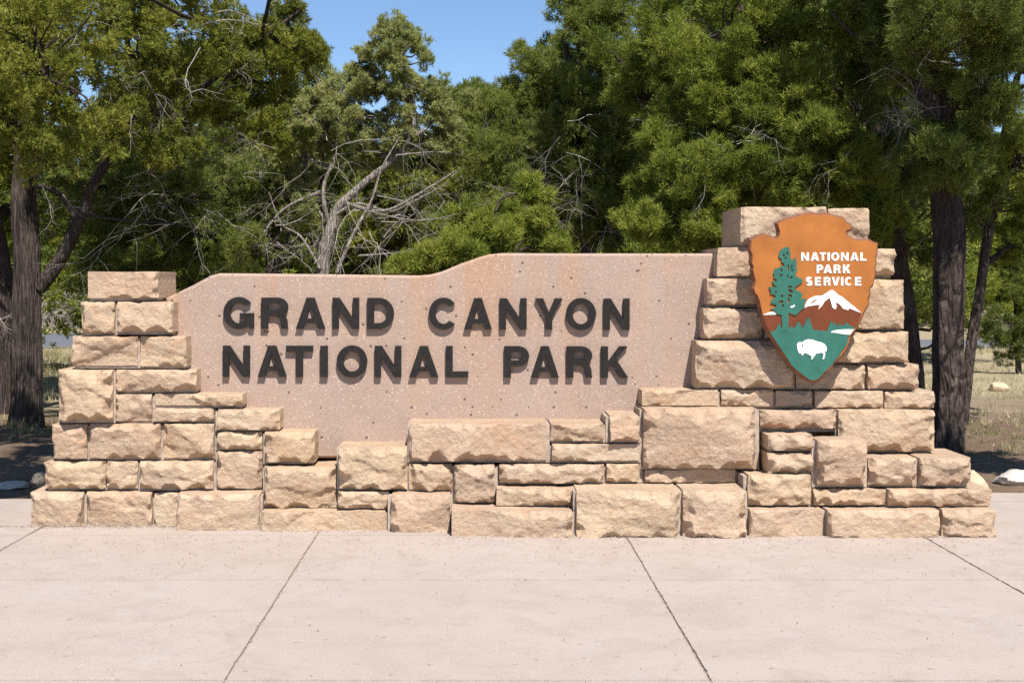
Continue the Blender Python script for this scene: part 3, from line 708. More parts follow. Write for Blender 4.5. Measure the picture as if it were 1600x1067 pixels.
for word, y0, y1, boxes in (('NATIONAL',127,300,[(92,252),(290,465),(480,610),(640,690),(718,885),(920,1080),(1115,1290),(1325,1450)]),
                            ('PARK',384,560,[(415,552),(558,735),(768,912),(960,1115)]), ('SERVICE',640,818,[(195,322),(378,505),(560,705),(728,893),(920,970),(1003,1150),(1213,1345)])):
    for ch, (xa, xb) in zip(word, boxes):
        (ax, ay), (bx, by) = zt(xa, y0), zt(xb, y1)
        letter(ch, ax, bx, ay, by, YS - 0.004, 0.0038, 3.6, M['white'], shield, off, .78)
# ------------------------------------------------------------------ vegetation
def tube_np(P, R, sides, rough=0.0, seed=0, cap=True):
    P = np.asarray(P, float); R = np.asarray(R, float); n = len(P)
    T = np.gradient(P, axis=0); T /= np.linalg.norm(T, axis=1)[:, None] + 1e-9
    ref = np.array([0.0, 1.0, 0.0]) if abs(T[0, 1]) < .8 else np.array([1.0, 0, 0])
    A = np.cross(T, ref); A /= np.linalg.norm(A, axis=1)[:, None] + 1e-9
    Bn = np.cross(T, A)
    th = np.linspace(0, 2 * np.pi, sides, endpoint=False)
    rr = np.repeat(R[:, None], sides, 1)
    if rough:
        s_ = np.cumsum(np.r_[0, np.linalg.norm(np.diff(P, axis=0), axis=1)])
        rid = fbm(np.cos(th)[None] * 4.2 + s_[:, None] * .35 + 7, np.sin(th)[None] * 4.2 + s_[:, None] * .4, seed, 4)
        rr = rr * (1 + rough * rid)
    V = P[:, None] + rr[..., None] * (np.cos(th)[None, :, None] * A[:, None] + np.sin(th)[None, :, None] * Bn[:, None])
    V = V.reshape(-1, 3)
    i = np.arange(n - 1)[:, None] * sides; k = np.arange(sides)[None]; k2 = (k + 1) % sides
    q = np.stack([i + k, i + k2, i + sides + k2, i + sides + k], -1).reshape(-1, 4)
    return V, q
class Acc:
    def __init__(s): s.V = []; s.Q = []; s.T = []; s.n = 0; s.tint = []
    def quads(s, V, q): s.V.append(V); s.Q.append(q + s.n); s.n += len(V)
    def tris(s, V, t, tint): s.V.append(V); s.T.append(t + s.n); s.tint.append(tint); s.n += len(V)
    def mesh(s, name, mat, smooth=False):
        return mesh_np(name, np.concatenate(s.V), tris=np.concatenate(s.T) if s.T else None, quads=np.concatenate(s.Q) if s.Q else None,
                       mats=[mat], smooth=smooth, tint=np.concatenate(s.tint) if s.tint else None)
def smooth_path(P, n):
    P = np.asarray(P, float); m = len(P)
    t = np.linspace(0, m - 1, n); i = np.clip(np.floor(t).astype(int), 0, m - 2); f = (t - i)[:, None]
    p0 = P[np.maximum(i - 1, 0)]; p1 = P[i]; p2 = P[i + 1]; p3 = P[np.minimum(i + 2, m - 1)]
    return .5 * ((2 * p1) + (-p0 + p2) * f + (2 * p0 - 5 * p1 + 4 * p2 - p3) * f ** 2 + (-p0 + 3 * p1 - 3 * p2 + p3) * f ** 3)
def limb(acc, rg, a, b, r0, r1, sag=0.0, wob=0.08, n=8, sides=6):
    a = np.array(a, float); b = np.array(b, float); L = np.linalg.norm(b - a)
    t = np.linspace(0, 1, 5)[:, None]
    P = a + (b - a) * t + rg.normal(0, wob * L, (5, 3)) * np.sin(t * np.pi) + np.array([0, 0, sag * L]) * np.sin(t * np.pi)
    P = smooth_path(P, n)
    acc.quads(*tube_np(P, np.linspace(r0, r1, n), sides))
    return P

def unit(v): return v / (np.linalg.norm(v, axis=-1, keepdims=True) + 1e-9)
def sprays(acc, rg, C, D, size, blades, width, spread, tint):
    """C sprig centres, D directions: every sprig is a fan of narrow leaf blades"""
    n = len(C)
    d = unit(D[:, None, :] + rg.normal(0, spread, (n, blades, 3)))
    L = size * rg.uniform(.55, 1.15, (n, blades, 1))
    root = C[:, None, :] + rg.normal(0, size * .22, (n, blades, 3))
    side = unit(np.cross(d, rg.normal(0, 1, (n, blades, 3)))) * (width * rg.uniform(.7, 1.3, (n, blades, 1)))
    V = np.stack([root - side, root + side, root + d * L], 2).reshape(-1, 3)
    t = np.arange(n * blades * 3).reshape(-1, 3)
    tv = np.clip(np.repeat(tint, blades * 3) + np.repeat(rg.normal(0, .12, n * blades), 3), 0, 1)
    acc.tris(V, t, tv)

STYLE = {  # sprig length, blades, blade half width, spread, sprigs per sub-clump
    'juniper': (0.050, 10, 0.0062, .70, 18),
    'pinyon':  (0.068, 12, 0.0046, .75, 13),
    'far':     (0.11, 9, 0.012, .75, 11),
    'coarse':  (0.24, 7, 0.030, .70, 7),
}
def clump(acc, rg, c, r, style, tone, dens=1.0, flat=.75, subs=8):
    size, blades, wid, spread, per = STYLE[style]
    k = max(3, int(subs * rg.uniform(.7, 1.3)))
    sd = unit(rg.normal(0, 1, (k, 3)) + np.array([0, 0, .25])); sc = c + sd * r * rg.uniform(.35, .85, (k, 1)) * np.array([1, 1, flat])
    n = max(4, int(per * dens)); rs = r * .42
    dirs = unit(rg.normal(0, 1, (k, n, 3)) + np.array([0, 0, .35]) + sd[:, None] * .5)
    C = (sc[:, None] + dirs * rs * rg.uniform(.3, 1.0, (k, n, 1)) * np.array([1, 1, .85])).reshape(-1, 3)
    D = unit(dirs * .8 + sd[:, None] * .5 + np.array([0, 0, .45])).reshape(-1, 3)
    ti = np.repeat(np.clip(tone + rg.normal(0, .10, k), 0, 1), n) + rg.normal(0, .05, k * n)
    sprays(acc, rg, C, D, size, blades, wid, spread, ti)
    return sc
def twigs(acc, rg, p, d, L, r, depth, droop=-.05):
    """bare, crooked dead wood"""
    n = 5; P = [np.array(p, float)]; d = np.array(d, float)
    for i in range(n):
        d = d + rg.normal(0, .22, 3) + np.array([0, 0, droop]); d = d / np.linalg.norm(d)
        P.append(P[-1] + d * L / n)
    acc.quads(*tube_np(np.array(P), np.linspace(r, r * .35, n + 1), 4 if r > .006 else 3))
    if depth > 0:
        for i in range(rg.randint(2, 5)):
            k = rg.randint(1, n + 1)
            dd = d + rg.normal(0, .75, 3)
            twigs(acc, rg, P[k], dd / np.linalg.norm(dd), L * rg.uniform(.4, .7), r * .5, depth - 1, droop)

def E(px, py, rx, ry, Y, n, ryd=None, cr=.30, tone=.5, lim=True, dens=1.0, style=None, shell=.35):
    c = np.array(U(px, py, Y)); d = Y + D0
    return dict(c=c, r=np.array([rx * d / F, (rx * d / F if ryd is None else ryd), ry * d / F]), n=n, cr=cr, tone=tone, lim=lim, dens=dens, style=style, shell=shell)
TRI = [0]
def tree(name, label, trunk, ells, style, leaf, bark, seed, group=None, cat='tree', dead=(), deadfall=0, sides=14, extra_trunks=(), limbs=(), rough=.35):
    """trunk: list of (x, y, z, radius), first point on the ground. ells: crown volumes. limbs: (points, r0, r1)"""
    rg = np.random.RandomState(seed)
    bx, by = trunk[0][0], trunk[0][1]; base = np.array([bx, by, gz(bx, by)])
    root = empty(name, base); tag(root, label, cat, group)
    tk = Acc(); fo = Acc(); br = Acc(); dw = Acc()
    all_tr = []
    for ti, tr in enumerate([trunk] + list(extra_trunks)):
        T = np.array(tr, float)
        if ti == 0: T[0, 2] = base[2] - .12
        n = max(10, int(np.linalg.norm(np.diff(T[:, :3], axis=0), axis=1).sum() / .10))
        n = min(n, 70)
        SP = smooth_path(T, n)
        SP[:, :2] += .018 * np.stack([fbm(SP[:, 2] * 2.2, SP[:, 2] * 0 + 3, seed, 3), fbm(SP[:, 2] * 2.2, SP[:, 2] * 0 + 9, seed, 3)], -1)
        V, q = tube_np(SP[:, :3], np.maximum(SP[:, 3], .006), sides if ti == 0 else max(7, sides - 4), rough, seed + ti)
        tk.quads(V, q); all_tr.append(SP)
    main = all_tr[0]
    for (pts, r0, r1) in limbs:
        P = smooth_path(pts, 16); br.quads(*tube_np(P, np.linspace(r0, r1, 16), 8, .2, seed))
        all_tr.append(np.c_[P, np.linspace(r0, r1, 16)])
    allp = np.concatenate(all_tr)
    for e in ells:
        st = e['style'] or style
        if e['lim']:
            dd = np.linalg.norm(allp[:, :3] - e['c'], axis=1) + 1.2 * np.clip(allp[:, 2] - e['c'][2] + .2, 0, 9)
            j = int(np.argmin(dd)); a = allp[j, :3]
            ml = limb(br, rg, a, e['c'], min(allp[j, 3] * .6, .06) + .008, .012, .08, .06, 12, 6)
        else: ml = e['c'][None]
        k = e['n']; dr = unit(rg.normal(0, 1, (k, 3)))
        rad = e['shell'] + (1 - e['shell']) * rg.uniform(0, 1, (k, 1)) ** .6
        P = e['c'] + dr * rad * e['r']
        for p in P:
            if p[2] < .25: continue
            r = e['cr'] * rg.uniform(.7, 1.3)
            clump(fo, rg, p, r, st, e['tone'] + rg.normal(0, .09), e['dens'])
            if e['lim']:
                j = int(np.argmin(np.linalg.norm(ml - p, axis=1))); limb(br, rg, ml[j], p, .014, .004, .05, .08, 6, 4)
    for (px_, py_, Y_, n_, L_, r_) in dead:
        c = np.array(U(px_, py_, Y_))
        for q_ in range(n_):
            d = unit(rg.normal(0, 1, 3) * np.array([1, .7, .55]))
            twigs(dw, rg, c + rg.normal(0, .12, 3), d, L_ * rg.uniform(.5, 1.15), r_ * .62, 2)
    def put(acc, nm, mat, smooth, stuff=False):
        if not acc.V: return
        acc.V = [v - base for v in acc.V]
        me = acc.mesh(nm, mat, smooth); TRI[0] += len(acc.Q and np.concatenate(acc.Q)) * 2 + len(acc.T and np.concatenate(acc.T))
        o = link_mesh(nm, me, root)
        if stuff: o['kind'] = 'stuff'
    put(tk, 'trunk', bark, True); put(br, 'branches', bark, True, True); put(dw, 'dead_twigs', M['dead'], True, True); put(fo, 'crown', leaf, False, True)
    return root
def TP(lst, Y=None):
    out = []
    for t in lst:
        y = t[3] if len(t) > 3 else Y
        x, yy, z = U(t[0], t[1], y); out.append((x, yy, z, t[2] * (y + D0) / F))    # radius given in photo pixels
    return out
def LP(lst, Y): return np.array([U(a, b, (c[0] if c else Y)) for a, b, *c in lst])
# --- left: the big juniper beside the wall
tree('juniper_tree', 'big shaggy juniper with a forked stringy trunk left of the wall', TP([(38,668,28),(40,640,23),(42,560,20),(44,460,20),(40,380,18),(38,300,17),(45,200,16),(70,80,10),(90,-60,5)], 6.4),
     [E(60,110,150,150,3.4,30,1.0,cr=.27,tone=.6), E(5,185,100,110,3.2,16,.9,cr=.26,tone=.6), E(200,60,150,100,5.6,28,1.1,cr=.27,tone=.55), E(240,180,110,75,5.6,15,.9,cr=.24,tone=.5),
      E(360,110,110,105,6.4,25,.9,cr=.24,tone=.5), E(465,70,60,75,6.6,15,.6,cr=.22,tone=.45), E(420,190,80,70,6.8,12,.7,cr=.22,tone=.5), E(300,10,120,50,6,14,1.0,cr=.27,tone=.5),
      E(80,-190,300,90,7.2,34,1.2,cr=.5,tone=.45,style='coarse'), E(78,-240,250,60,.6,9,.9,cr=.3,tone=.45,style='coarse'), E(-16,-345,250,60,-.5,8,.8,cr=.3,tone=.45,style='coarse'), E(-160,60,130,160,6.0,30,1.2,cr=.5,tone=.45,style='coarse')],  # the two far-forward coarse clumps are unseen, added to dapple the ground with shade
     'juniper', M['leaf_j'], M['bark_j'], 11, sides=40, rough=.6, limbs=[(LP([(60,450),(95,405),(130,330),(160,262),(210,208),(300,150),(400,70),(470,15)],6.4), .085, .015), (LP([(120,345),(95,305),(60,290)],6.4), .035, .025),
      (LP([(126,335),(200,345),(270,350),(340,365)],6.3), .018, .006)], dead=[(250,300,6.2,5,.9,.010),(330,230,6.3,5,.8,.009),(300,60,5.2,4,.6,.010),(110,60,4.4,3,.5,.009),(200,110,4.7,4,.5,.009),(345,95,6,4,.5,.009),(70,300,6.2,3,.4,.008)])
tree('juniper_tree', 'dark thick juniper trunk at the left edge half hidden behind the shaggy juniper', TP([(-8,640,30),(-5,560,25),(-4,450,23),(-20,330,20),(-60,150,14),(-80,-50,8)], 7.6),
     [E(-120,120,180,170,7.4,40,1.8,cr=.5,tone=.4,style='coarse'), E(20,330,70,60,8.4,10,.6,cr=.3,tone=.35), E(-40,-180,220,120,8.5,24,1.2,cr=.55,style='coarse')], 'juniper', M['leaf_j'], M['bark_j'], 12, sides=18, dead=[(12,330,7.6,5,.7,.01),(5,470,7.5,5,.4,.008)])
# --- behind the left end: dark pinyon
tree('pinyon_tree', 'dense dark pinyon behind the left stone pillar with bare lower twigs', TP([(250,600,12),(255,480,11),(262,360,9),(270,220,7),(280,90,3)], 10.5),
     [E(250,360,130,90,10.3,44,1.6,cr=.34,tone=.35), E(330,300,110,80,10,34,1.4,cr=.33,tone=.4), E(170,290,110,90,11,34,1.4,cr=.34,tone=.35), E(280,190,130,90,11,34,1.4,cr=.33,tone=.4), E(370,390,70,50,9.6,18,1.0,cr=.3,tone=.45), E(190,410,70,35,9.8,14,.9,cr=.3,tone=.4)],
     'pinyon', M['leaf_p'], M['bark_p'], 13, dead=[(250,340,8.9,4,.9,.006),(330,340,8.8,5,.9,.006),(290,260,9,3,.7,.006),(350,280,8.8,4,.7,.006)])
# --- middle: sparse pale juniper with a mass of dead branches
tree('juniper_tree', 'sparse half dead juniper with bleached branches behind the low middle of the panel', TP([(495,560,12),(504,430,10.5),(520,360,9.5),(530,325,7),(572,285,5.5),(622,240,4.5),(648,185,3.2),(634,90,2)], 9.2),
     [E(630,85,55,48,9.2,20,.5,cr=.17,tone=.6,dens=.9), E(605,135,62,45,9.3,16,.5,cr=.18,tone=.55,dens=.85), E(685,190,70,55,9.3,24,.6,cr=.18,tone=.6,dens=.85), E(560,190,65,55,9.4,18,.6,cr=.18,tone=.55,dens=.85), E(495,205,60,60,9.5,22,.7,cr=.2,tone=.6,dens=.9),
      E(450,240,55,60,9.6,22,.7,cr=.2,tone=.6), E(500,130,40,50,9.6,12,.4,cr=.17,tone=.65,dens=.8), E(730,220,40,40,9.4,10,.4,cr=.18,tone=.55,dens=.85), E(470,330,50,45,9.8,12,.6,cr=.2,tone=.55), E(610,240,80,35,9.7,16,.6,cr=.18,tone=.55,dens=.8), E(560,100,20,30,9.5,4,.3,cr=.15,tone=.6,dens=.7)],
     'juniper', M['leaf_y'], M['bark_g'], 14, limbs=[(LP([(526,425),(555,360),(580,315),(598,260),(625,215)],8.9), .026, .010), (LP([(526,335),(560,318),(610,330),(660,308),(700,285)],9.0), .022, .006), (LP([(500,420),(470,370),(440,350),(420,300)],9.1), .02, .006), (LP([(520,372),(505,300),(525,235),(530,150)],9.3), .035, .008), (LP([(540,318),(600,330),(660,300),(720,262)],9.0), .030, .008),
      (LP([(500,300),(440,330),(395,390)],9.2), .025, .01), (LP([(618,243),(690,238),(750,252)],9.0), .011, .004), (LP([(560,400),(640,392),(700,372)],8.8), .014, .005), (LP([(575,330),(650,345),(715,335)],8.8), .012, .004)],
     dead=[(560,330,8.9,9,1.1,.010),(640,330,8.9,7,1.0,.008),(690,290,9.0,9,.9,.008),(600,390,8.7,6,.9,.008),(520,250,9.2,7,.9,.009),(670,240,9.2,7,.8,.007),(500,170,9.4,6,.7,.007),(620,200,9.3,6,.7,.007),(470,380,9,7,.7,.008),(650,385,8.7,5,.8,.007)])
tree('juniper_tree', 'stubby grey juniper trunk with upswept dead limbs behind the panel left of the bleached one', TP([(428,560,13),(428,430,12),(424,350,11),(430,290,8),(450,210,4)], 9.8),
     [E(430,310,60,60,10,16,.8,cr=.26,tone=.5), E(400,250,60,60,10.2,16,.8,cr=.26,tone=.5), E(440,220,50,60,10.2,14,.7,cr=.25,tone=.55)], 'juniper', M['leaf_y'], M['bark_j'], 15,
     dead=[(400,380,9.4,7,.7,.01),(440,370,9.4,7,.7,.01),(470,330,9.4,5,.8,.009)], limbs=[(LP([(430,400),(470,340),(500,290),(505,240)],9.6), .03, .01)])
# --- centre: pinyons
tree('pinyon_tree', 'tall spreading pinyon behind the raised middle of the panel against the sky', TP([(915,560,13),(920,420,12),(912,330,10),(900,230,8),(890,120,5),(880,50,2)], 9.5),
     [E(785,190,45,55,9.3,15,.7,cr=0.21,tone=.55), E(742,200,28,32,9.5,5,.4,cr=0.18,tone=.6), E(838,130,55,50,9.4,15,.7,cr=0.22,tone=.5), E(818,92,18,20,9.4,3,.3,cr=0.16), E(800,260,80,60,9.0,22,.9,cr=0.23,tone=.5), E(880,190,90,80,9.0,30,1.0,cr=0.25,tone=.45), E(890,300,110,75,9.0,34,1.1,cr=0.25,tone=.42),
      E(955,240,80,100,9.4,25,1.0,cr=0.26,tone=.4), E(930,95,85,70,9.6,25,1.0,cr=0.24,tone=.45), E(960,20,90,50,9.8,22,1.0,cr=0.25,tone=.45), E(905,12,22,28,9.6,4,.4,cr=0.18), E(830,345,70,50,8.8,17,.8,cr=0.23,tone=.5), E(960,350,70,40,9.0,15,.8,cr=0.23,tone=.4)],
     'pinyon', M['leaf_p'], M['bark_p'], 16, dead=[(880,210,8.2,7,.8,.008),(870,290,8,8,.8,.008),(850,300,8,6,.7,.008),(920,330,8,8,.8,.008)])
tree('pinyon_shrub', 'low bright green conifer shrub showing over the curved step of the panel', TP([(760,560,7),(765,460,6),(770,380,4),(775,330,2)], 5.2),
     [E(640,412,28,8,5.2,6,.35,cr=.11,tone=.65,shell=.1), E(682,399,24,13,5.2,8,.35,cr=.11,tone=.7,shell=.1), E(708,380,16,20,5.3,6,.3,cr=.11,tone=.65,shell=.1), E(738,395,28,14,5.1,8,.35,cr=.12,tone=.6,shell=.1), E(752,358,18,26,5.3,7,.3,cr=.11,tone=.65,shell=.1), E(785,378,26,24,5.2,9,.35,cr=.12,tone=.6,shell=.1),
      E(796,332,18,34,5.5,8,.3,cr=.12,tone=.6,shell=.1), E(832,356,22,34,5.4,9,.35,cr=.12,tone=.55,shell=.1), E(860,390,24,20,5.3,7,.35,cr=.12,tone=.55,shell=.1), E(826,300,26,26,5.8,7,.35,cr=.13,tone=.55,shell=.1), E(745,425,90,22,5.3,14,.5,cr=.17,tone=.5)], 'pinyon', M['leaf_b'], M['bark_p'], 17, cat='shrub')
tree('pinyon_tree', 'large full pinyon with bright needle clumps behind the stone pillar', TP([(1225,600,20),(1222,480,18),(1212,360,16),(1195,240,13),(1170,110,9),(1150,-40,5)], 6.6),
     [E(1130,60,110,100,6.2,28,1.0,cr=0.23,tone=.45), E(1180,150,110,80,5.9,27,.9,cr=0.23,tone=.5), E(1240,200,100,70,5.8,24,.9,cr=0.22,tone=.5), E(1090,130,70,80,6.2,21,.8,cr=0.21,tone=.45), E(1050,210,45,60,6.2,10,.6,cr=0.19,tone=.5),
      E(1300,260,70,50,5.8,21,.7,cr=0.21,tone=.5), E(1340,290,50,30,5.8,10,.5,cr=0.17,tone=.5), E(1090,290,90,70,5.8,22,.8,cr=0.22,tone=.48), E(1180,290,90,50,5.8,25,.8,cr=0.21,tone=.42), E(1050,345,75,38,5.7,21,.6,cr=0.19,tone=.58), E(1100,360,60,30,5.7,14,.5,cr=0.17,tone=.5),
      E(1385,345,42,28,5.6,14,.4,cr=0.15,tone=.6), E(1010,60,80,70,6.8,21,.9,cr=0.23,tone=.35), E(1240,60,80,90,6.6,21,.9,cr=0.23,tone=.42), E(1010,150,50,60,7,10,.7,cr=0.21,tone=.35), E(1130,-110,200,60,7.2,18,.8,cr=0.43,style='coarse')],
     'pinyon', M['leaf_b'], M['bark_p'], 18, sides=16, limbs=[(LP([(1205,300),(1150,210),(1085,172),(1010,160),(950,120)],6.9), .06, .015)], dead=[(1060,190,6,5,.6,.007),(1180,240,5.3,5,.5,.007),(1120,250,5.3,4,.5,.007)])
# --- right: shaded pines
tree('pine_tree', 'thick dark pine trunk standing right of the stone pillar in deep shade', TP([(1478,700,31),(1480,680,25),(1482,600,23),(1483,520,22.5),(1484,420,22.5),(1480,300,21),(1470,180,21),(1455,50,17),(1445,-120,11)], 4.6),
     [E(1460,-190,240,90,4.6,27,1.3,cr=0.41,tone=.4,style='coarse'), E(1940,-250,240,60,.7,11,.9,cr=0.29,tone=.45,style='coarse'), E(1640,-90,110,90,4.8,12,1.0,cr=0.41,tone=.4,style='coarse'), E(1470,250,60,45,4.0,10,.5,cr=.22,tone=.35), E(1530,20,120,60,3.6,18,.9,cr=.26,tone=.35), E(1480,60,100,60,4.2,16,.8,cr=0.23,tone=.4), E(1400,20,70,60,4.8,11,.7,cr=0.23,tone=.35), E(1540,140,60,70,4.2,12,.6,cr=0.22,tone=.45), E(1500,220,40,60,4.2,6,.5,cr=0.20,tone=.4),  # farthest right coarse clump is out of view, added to shade the ground
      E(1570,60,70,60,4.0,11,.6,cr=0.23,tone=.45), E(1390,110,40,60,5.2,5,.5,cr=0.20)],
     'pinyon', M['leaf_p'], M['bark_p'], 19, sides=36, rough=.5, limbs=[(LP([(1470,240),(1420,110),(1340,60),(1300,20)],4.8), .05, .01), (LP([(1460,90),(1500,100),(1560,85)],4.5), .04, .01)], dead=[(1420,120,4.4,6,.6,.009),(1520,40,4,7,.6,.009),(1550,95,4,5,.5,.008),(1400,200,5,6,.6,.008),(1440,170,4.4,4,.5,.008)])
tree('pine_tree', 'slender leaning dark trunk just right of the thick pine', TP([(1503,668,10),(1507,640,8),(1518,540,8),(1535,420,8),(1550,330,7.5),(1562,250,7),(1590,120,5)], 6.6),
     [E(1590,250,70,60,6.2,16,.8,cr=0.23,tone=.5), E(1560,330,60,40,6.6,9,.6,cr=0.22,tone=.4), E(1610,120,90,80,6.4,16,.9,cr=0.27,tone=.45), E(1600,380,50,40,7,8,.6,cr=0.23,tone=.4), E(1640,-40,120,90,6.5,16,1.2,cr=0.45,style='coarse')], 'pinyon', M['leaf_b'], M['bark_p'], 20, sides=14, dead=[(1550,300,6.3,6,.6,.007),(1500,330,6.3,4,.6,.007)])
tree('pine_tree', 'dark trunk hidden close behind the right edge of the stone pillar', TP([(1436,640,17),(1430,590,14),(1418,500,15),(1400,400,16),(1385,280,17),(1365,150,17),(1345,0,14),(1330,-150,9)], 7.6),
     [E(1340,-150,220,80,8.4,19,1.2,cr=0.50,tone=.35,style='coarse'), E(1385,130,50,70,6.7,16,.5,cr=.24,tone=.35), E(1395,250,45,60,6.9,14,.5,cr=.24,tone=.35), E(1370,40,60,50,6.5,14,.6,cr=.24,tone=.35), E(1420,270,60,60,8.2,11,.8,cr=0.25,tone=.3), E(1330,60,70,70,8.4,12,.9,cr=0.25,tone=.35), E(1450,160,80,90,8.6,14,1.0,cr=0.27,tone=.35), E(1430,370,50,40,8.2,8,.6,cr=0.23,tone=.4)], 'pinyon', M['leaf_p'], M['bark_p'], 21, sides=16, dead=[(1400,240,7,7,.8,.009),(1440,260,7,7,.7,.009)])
tree('young_pine', 'small young pine standing in the dry grass before the road at the right edge', TP([(1591,600,5),(1590,560,4),(1588,510,3),(1586,440,2),(1585,380,1)], 14.5),
     [E(1588,500,45,14,14.5,9,.4,cr=.22,tone=.3), E(1580,530,50,12,14.5,9,.4,cr=.2,tone=.3), E(1590,560,40,10,14.5,6,.35,cr=.18,tone=.3), E(1588,465,38,16,14.5,8,.35,cr=.22,tone=.3), E(1586,420,28,22,14.5,6,.3,cr=.22,tone=.35), E(1585,385,15,20,14.5,3,.2,cr=.18)], 'pinyon', M['leaf_p'], M['bark_p'], 22, sides=8)

# --- background conifers, this side of the road and beyond it
def proto_tree(name, seed, H, R, leaf, juniper=False):
    rg = np.random.RandomState(seed)
    root = empty(name, (0, 0, 0)); tk = Acc(); fo = Acc(); br = Acc()
    P = smooth_path([(0, 0, -.15), (rg.normal(0, .05), 0, H * .3), (rg.normal(0, .15), rg.normal(0, .1), H * .65), (rg.normal(0, .2), 0, H * .97)], 14)
    tk.quads(*tube_np(P, np.linspace(.16, .02, 14) * H / 6, 8, .3, seed))
    n = int(72 * R * R / 3)
    for i in range(n):
        f = rg.uniform(.12, 1.0); z = H * f
        prof = (1 - f) ** .6 * (1.15 if not juniper else 1.0) if f > .3 else .62 + f * .6
        a = rg.uniform(0, 2 * np.pi); rr = R * prof * rg.uniform(.35, 1.0)
        p = np.array([rr * math.cos(a), rr * math.sin(a), z])
        clump(fo, rg, p, .42 * rg.uniform(.75, 1.3), 'far', .45 + rg.normal(0, .13), 1.0, .7, 8)
        k = min(13, int(f * 12)); limb(br, rg, P[k], p, .03, .006, -.05, .06, 5, 4)
    for acc, nm, mt, sm in ((tk, 'trunk', M['bark_p'], True), (br, 'branches', M['bark_p'], True), (fo, 'crown', leaf, False)):
        me = acc.mesh(nm, mt, sm); TRI[0] += sum(len(t) for t in acc.T) + 2 * sum(len(q) for q in acc.Q)
        o = link_mesh(nm, me, root)
        if nm != 'trunk': o['kind'] = 'stuff'
    return root
def copy_tree(root):
    r = root.copy(); COL.objects.link(r)
    for ch in list(root.children):
        c = ch.copy(); COL.objects.link(c); c.parent = r
    return r
protos = [proto_tree('pinyon_tree', 41, 6.2, 2.0, M['leaf_p']), proto_tree('pinyon_tree', 42, 5.2, 2.2, M['leaf_b']), proto_tree('juniper_tree', 43, 4.6, 1.9, M['leaf_j'], True)]
used = [False] * 3
rb = random.Random(8)
BG = []   # photo x, distance Y, proto, scale
for px_, Y_, p_, s_ in ((235,16,0,.9),(330,15,1,1.0),(420,17,0,.95),(545,18,1,.85),(640,17,2,.9),(720,20,0,.85),(800,16,1,.9),(900,18,0,1.1),(985,15,1,1.0),(1070,17,0,1.2),(1160,14,1,1.2),(1250,16,0,1.3),(1340,14,0,1.25),(1120,21,2,1.2),(250,20,2,1.1),(480,22,0,1.0),(1400,19,1,1.3),(-90,15,1,1.2)):
    BG.append((px_, Y_, p_, s_, 'near'))
for i, px_ in enumerate(range(-120, 1760, 62)):
    BG.append((px_ + rb.uniform(-22, 22), rb.uniform(37, 46), rb.choice((0, 0, 1, 2)), rb.uniform(.95, 1.35), 'far'))
for i, px_ in enumerate(range(-150, 1800, 70)):
    BG.append((px_ + rb.uniform(-25, 25), rb.uniform(52, 66), rb.choice((0, 0, 1)), rb.uniform(1.2, 1.7), 'far'))
KIND = ('dark pointed pinyon', 'rounded green pinyon', 'olive juniper')
GROUP = {('near',0): 'conifers crowded between wall and road', ('near',1): 'rounded pinyons between wall and road', ('near',2): 'junipers between wall and road',
         ('far',0): 'dark conifers beyond the road', ('far',1): 'rounded conifers beyond the road', ('far',2): 'junipers beyond the road'}
def bg_label(px_, Y_, p_, w_):
    where = ('left of the shaggy juniper' if px_ < 60 else 'behind the left stone pillar' if px_ < 270 else 'behind the first word' if px_ < 480 else 'behind the dead branches' if px_ < 700 else
             'behind the step of the panel' if px_ < 900 else 'behind the last letters' if px_ < 1110 else 'behind the arrowhead sign' if px_ < 1380 else 'behind the thick pine trunk' if px_ < 1520 else 'right of the leaning trunk')
    row = 'this side of the road ' if w_ == 'near' else ('in front row over the road ' if Y_ < 41.5 else 'in second row over the road ' if Y_ < 50 else 'deep in the wood over the road ')
    return KIND[p_] + ' ' + row + where, GROUP[(w_, p_)]
seen_label = {}
for px_, Y_, p_, s_, w_ in BG:
    o = protos[p_] if not used[p_] else copy_tree(protos[p_]); used[p_] = True
    x, y, _ = U(px_, 500, Y_)
    o.location = (x, y, gz(x, y)); o.rotation_euler = (0, 0, rb.uniform(0, 6.28)); o.scale = (s_ * rb.uniform(.9, 1.1), s_ * rb.uniform(.9, 1.1), s_)
    lb_, gr_ = bg_label(px_, Y_, p_, w_); tag(o, lb_, 'tree', gr_)
from collections import defaultdict
same = defaultdict(list)
for o in bpy.data.objects:
    if o.get('group') and o.get('category') == 'tree': same[o['label']].append(o)
for lb_, os_ in same.items():
    if len(os_) > 1:
        os_.sort(key=lambda o: -o.scale.z)
        for k_, o in enumerate(os_):
            word = 'tall' if k_ == 0 else ('low' if k_ == len(os_) - 1 else 'middling')
            o['label'] = word + ' ' + lb_.replace(' of the panel', '')
# far wood that closes the view
rg = np.random.RandomState(5); fo = Acc()
for i in range(520):
    x = rg.uniform(-75, 75); y = rg.uniform(85, 110); h = rg.uniform(2, 9)
    clump(fo, rg, np.array([x, y, rg.uniform(.6, h)]), rg.uniform(1.2, 2.0), 'coarse', .4 + rg.normal(0, .15), 1.0, .8, 5) if False else None
size_save = STYLE['coarse']; STYLE['coarse'] = (1.0, 6, .14, .7, 8)
for i in range(420):
    x = rg.uniform(-75, 75); y = rg.uniform(85, 110)
    clump(fo, rg, np.array([x, y, rg.uniform(.3, 1.0) * rg.uniform(2, 10)]), rg.uniform(1.2, 2.0), 'coarse', .4 + rg.normal(0, .15), 1.0, .8, 6)
STYLE['coarse'] = size_save
tag(link_mesh('far_wood', fo.mesh('far_wood', M['leaf_p'])), kind='stuff')

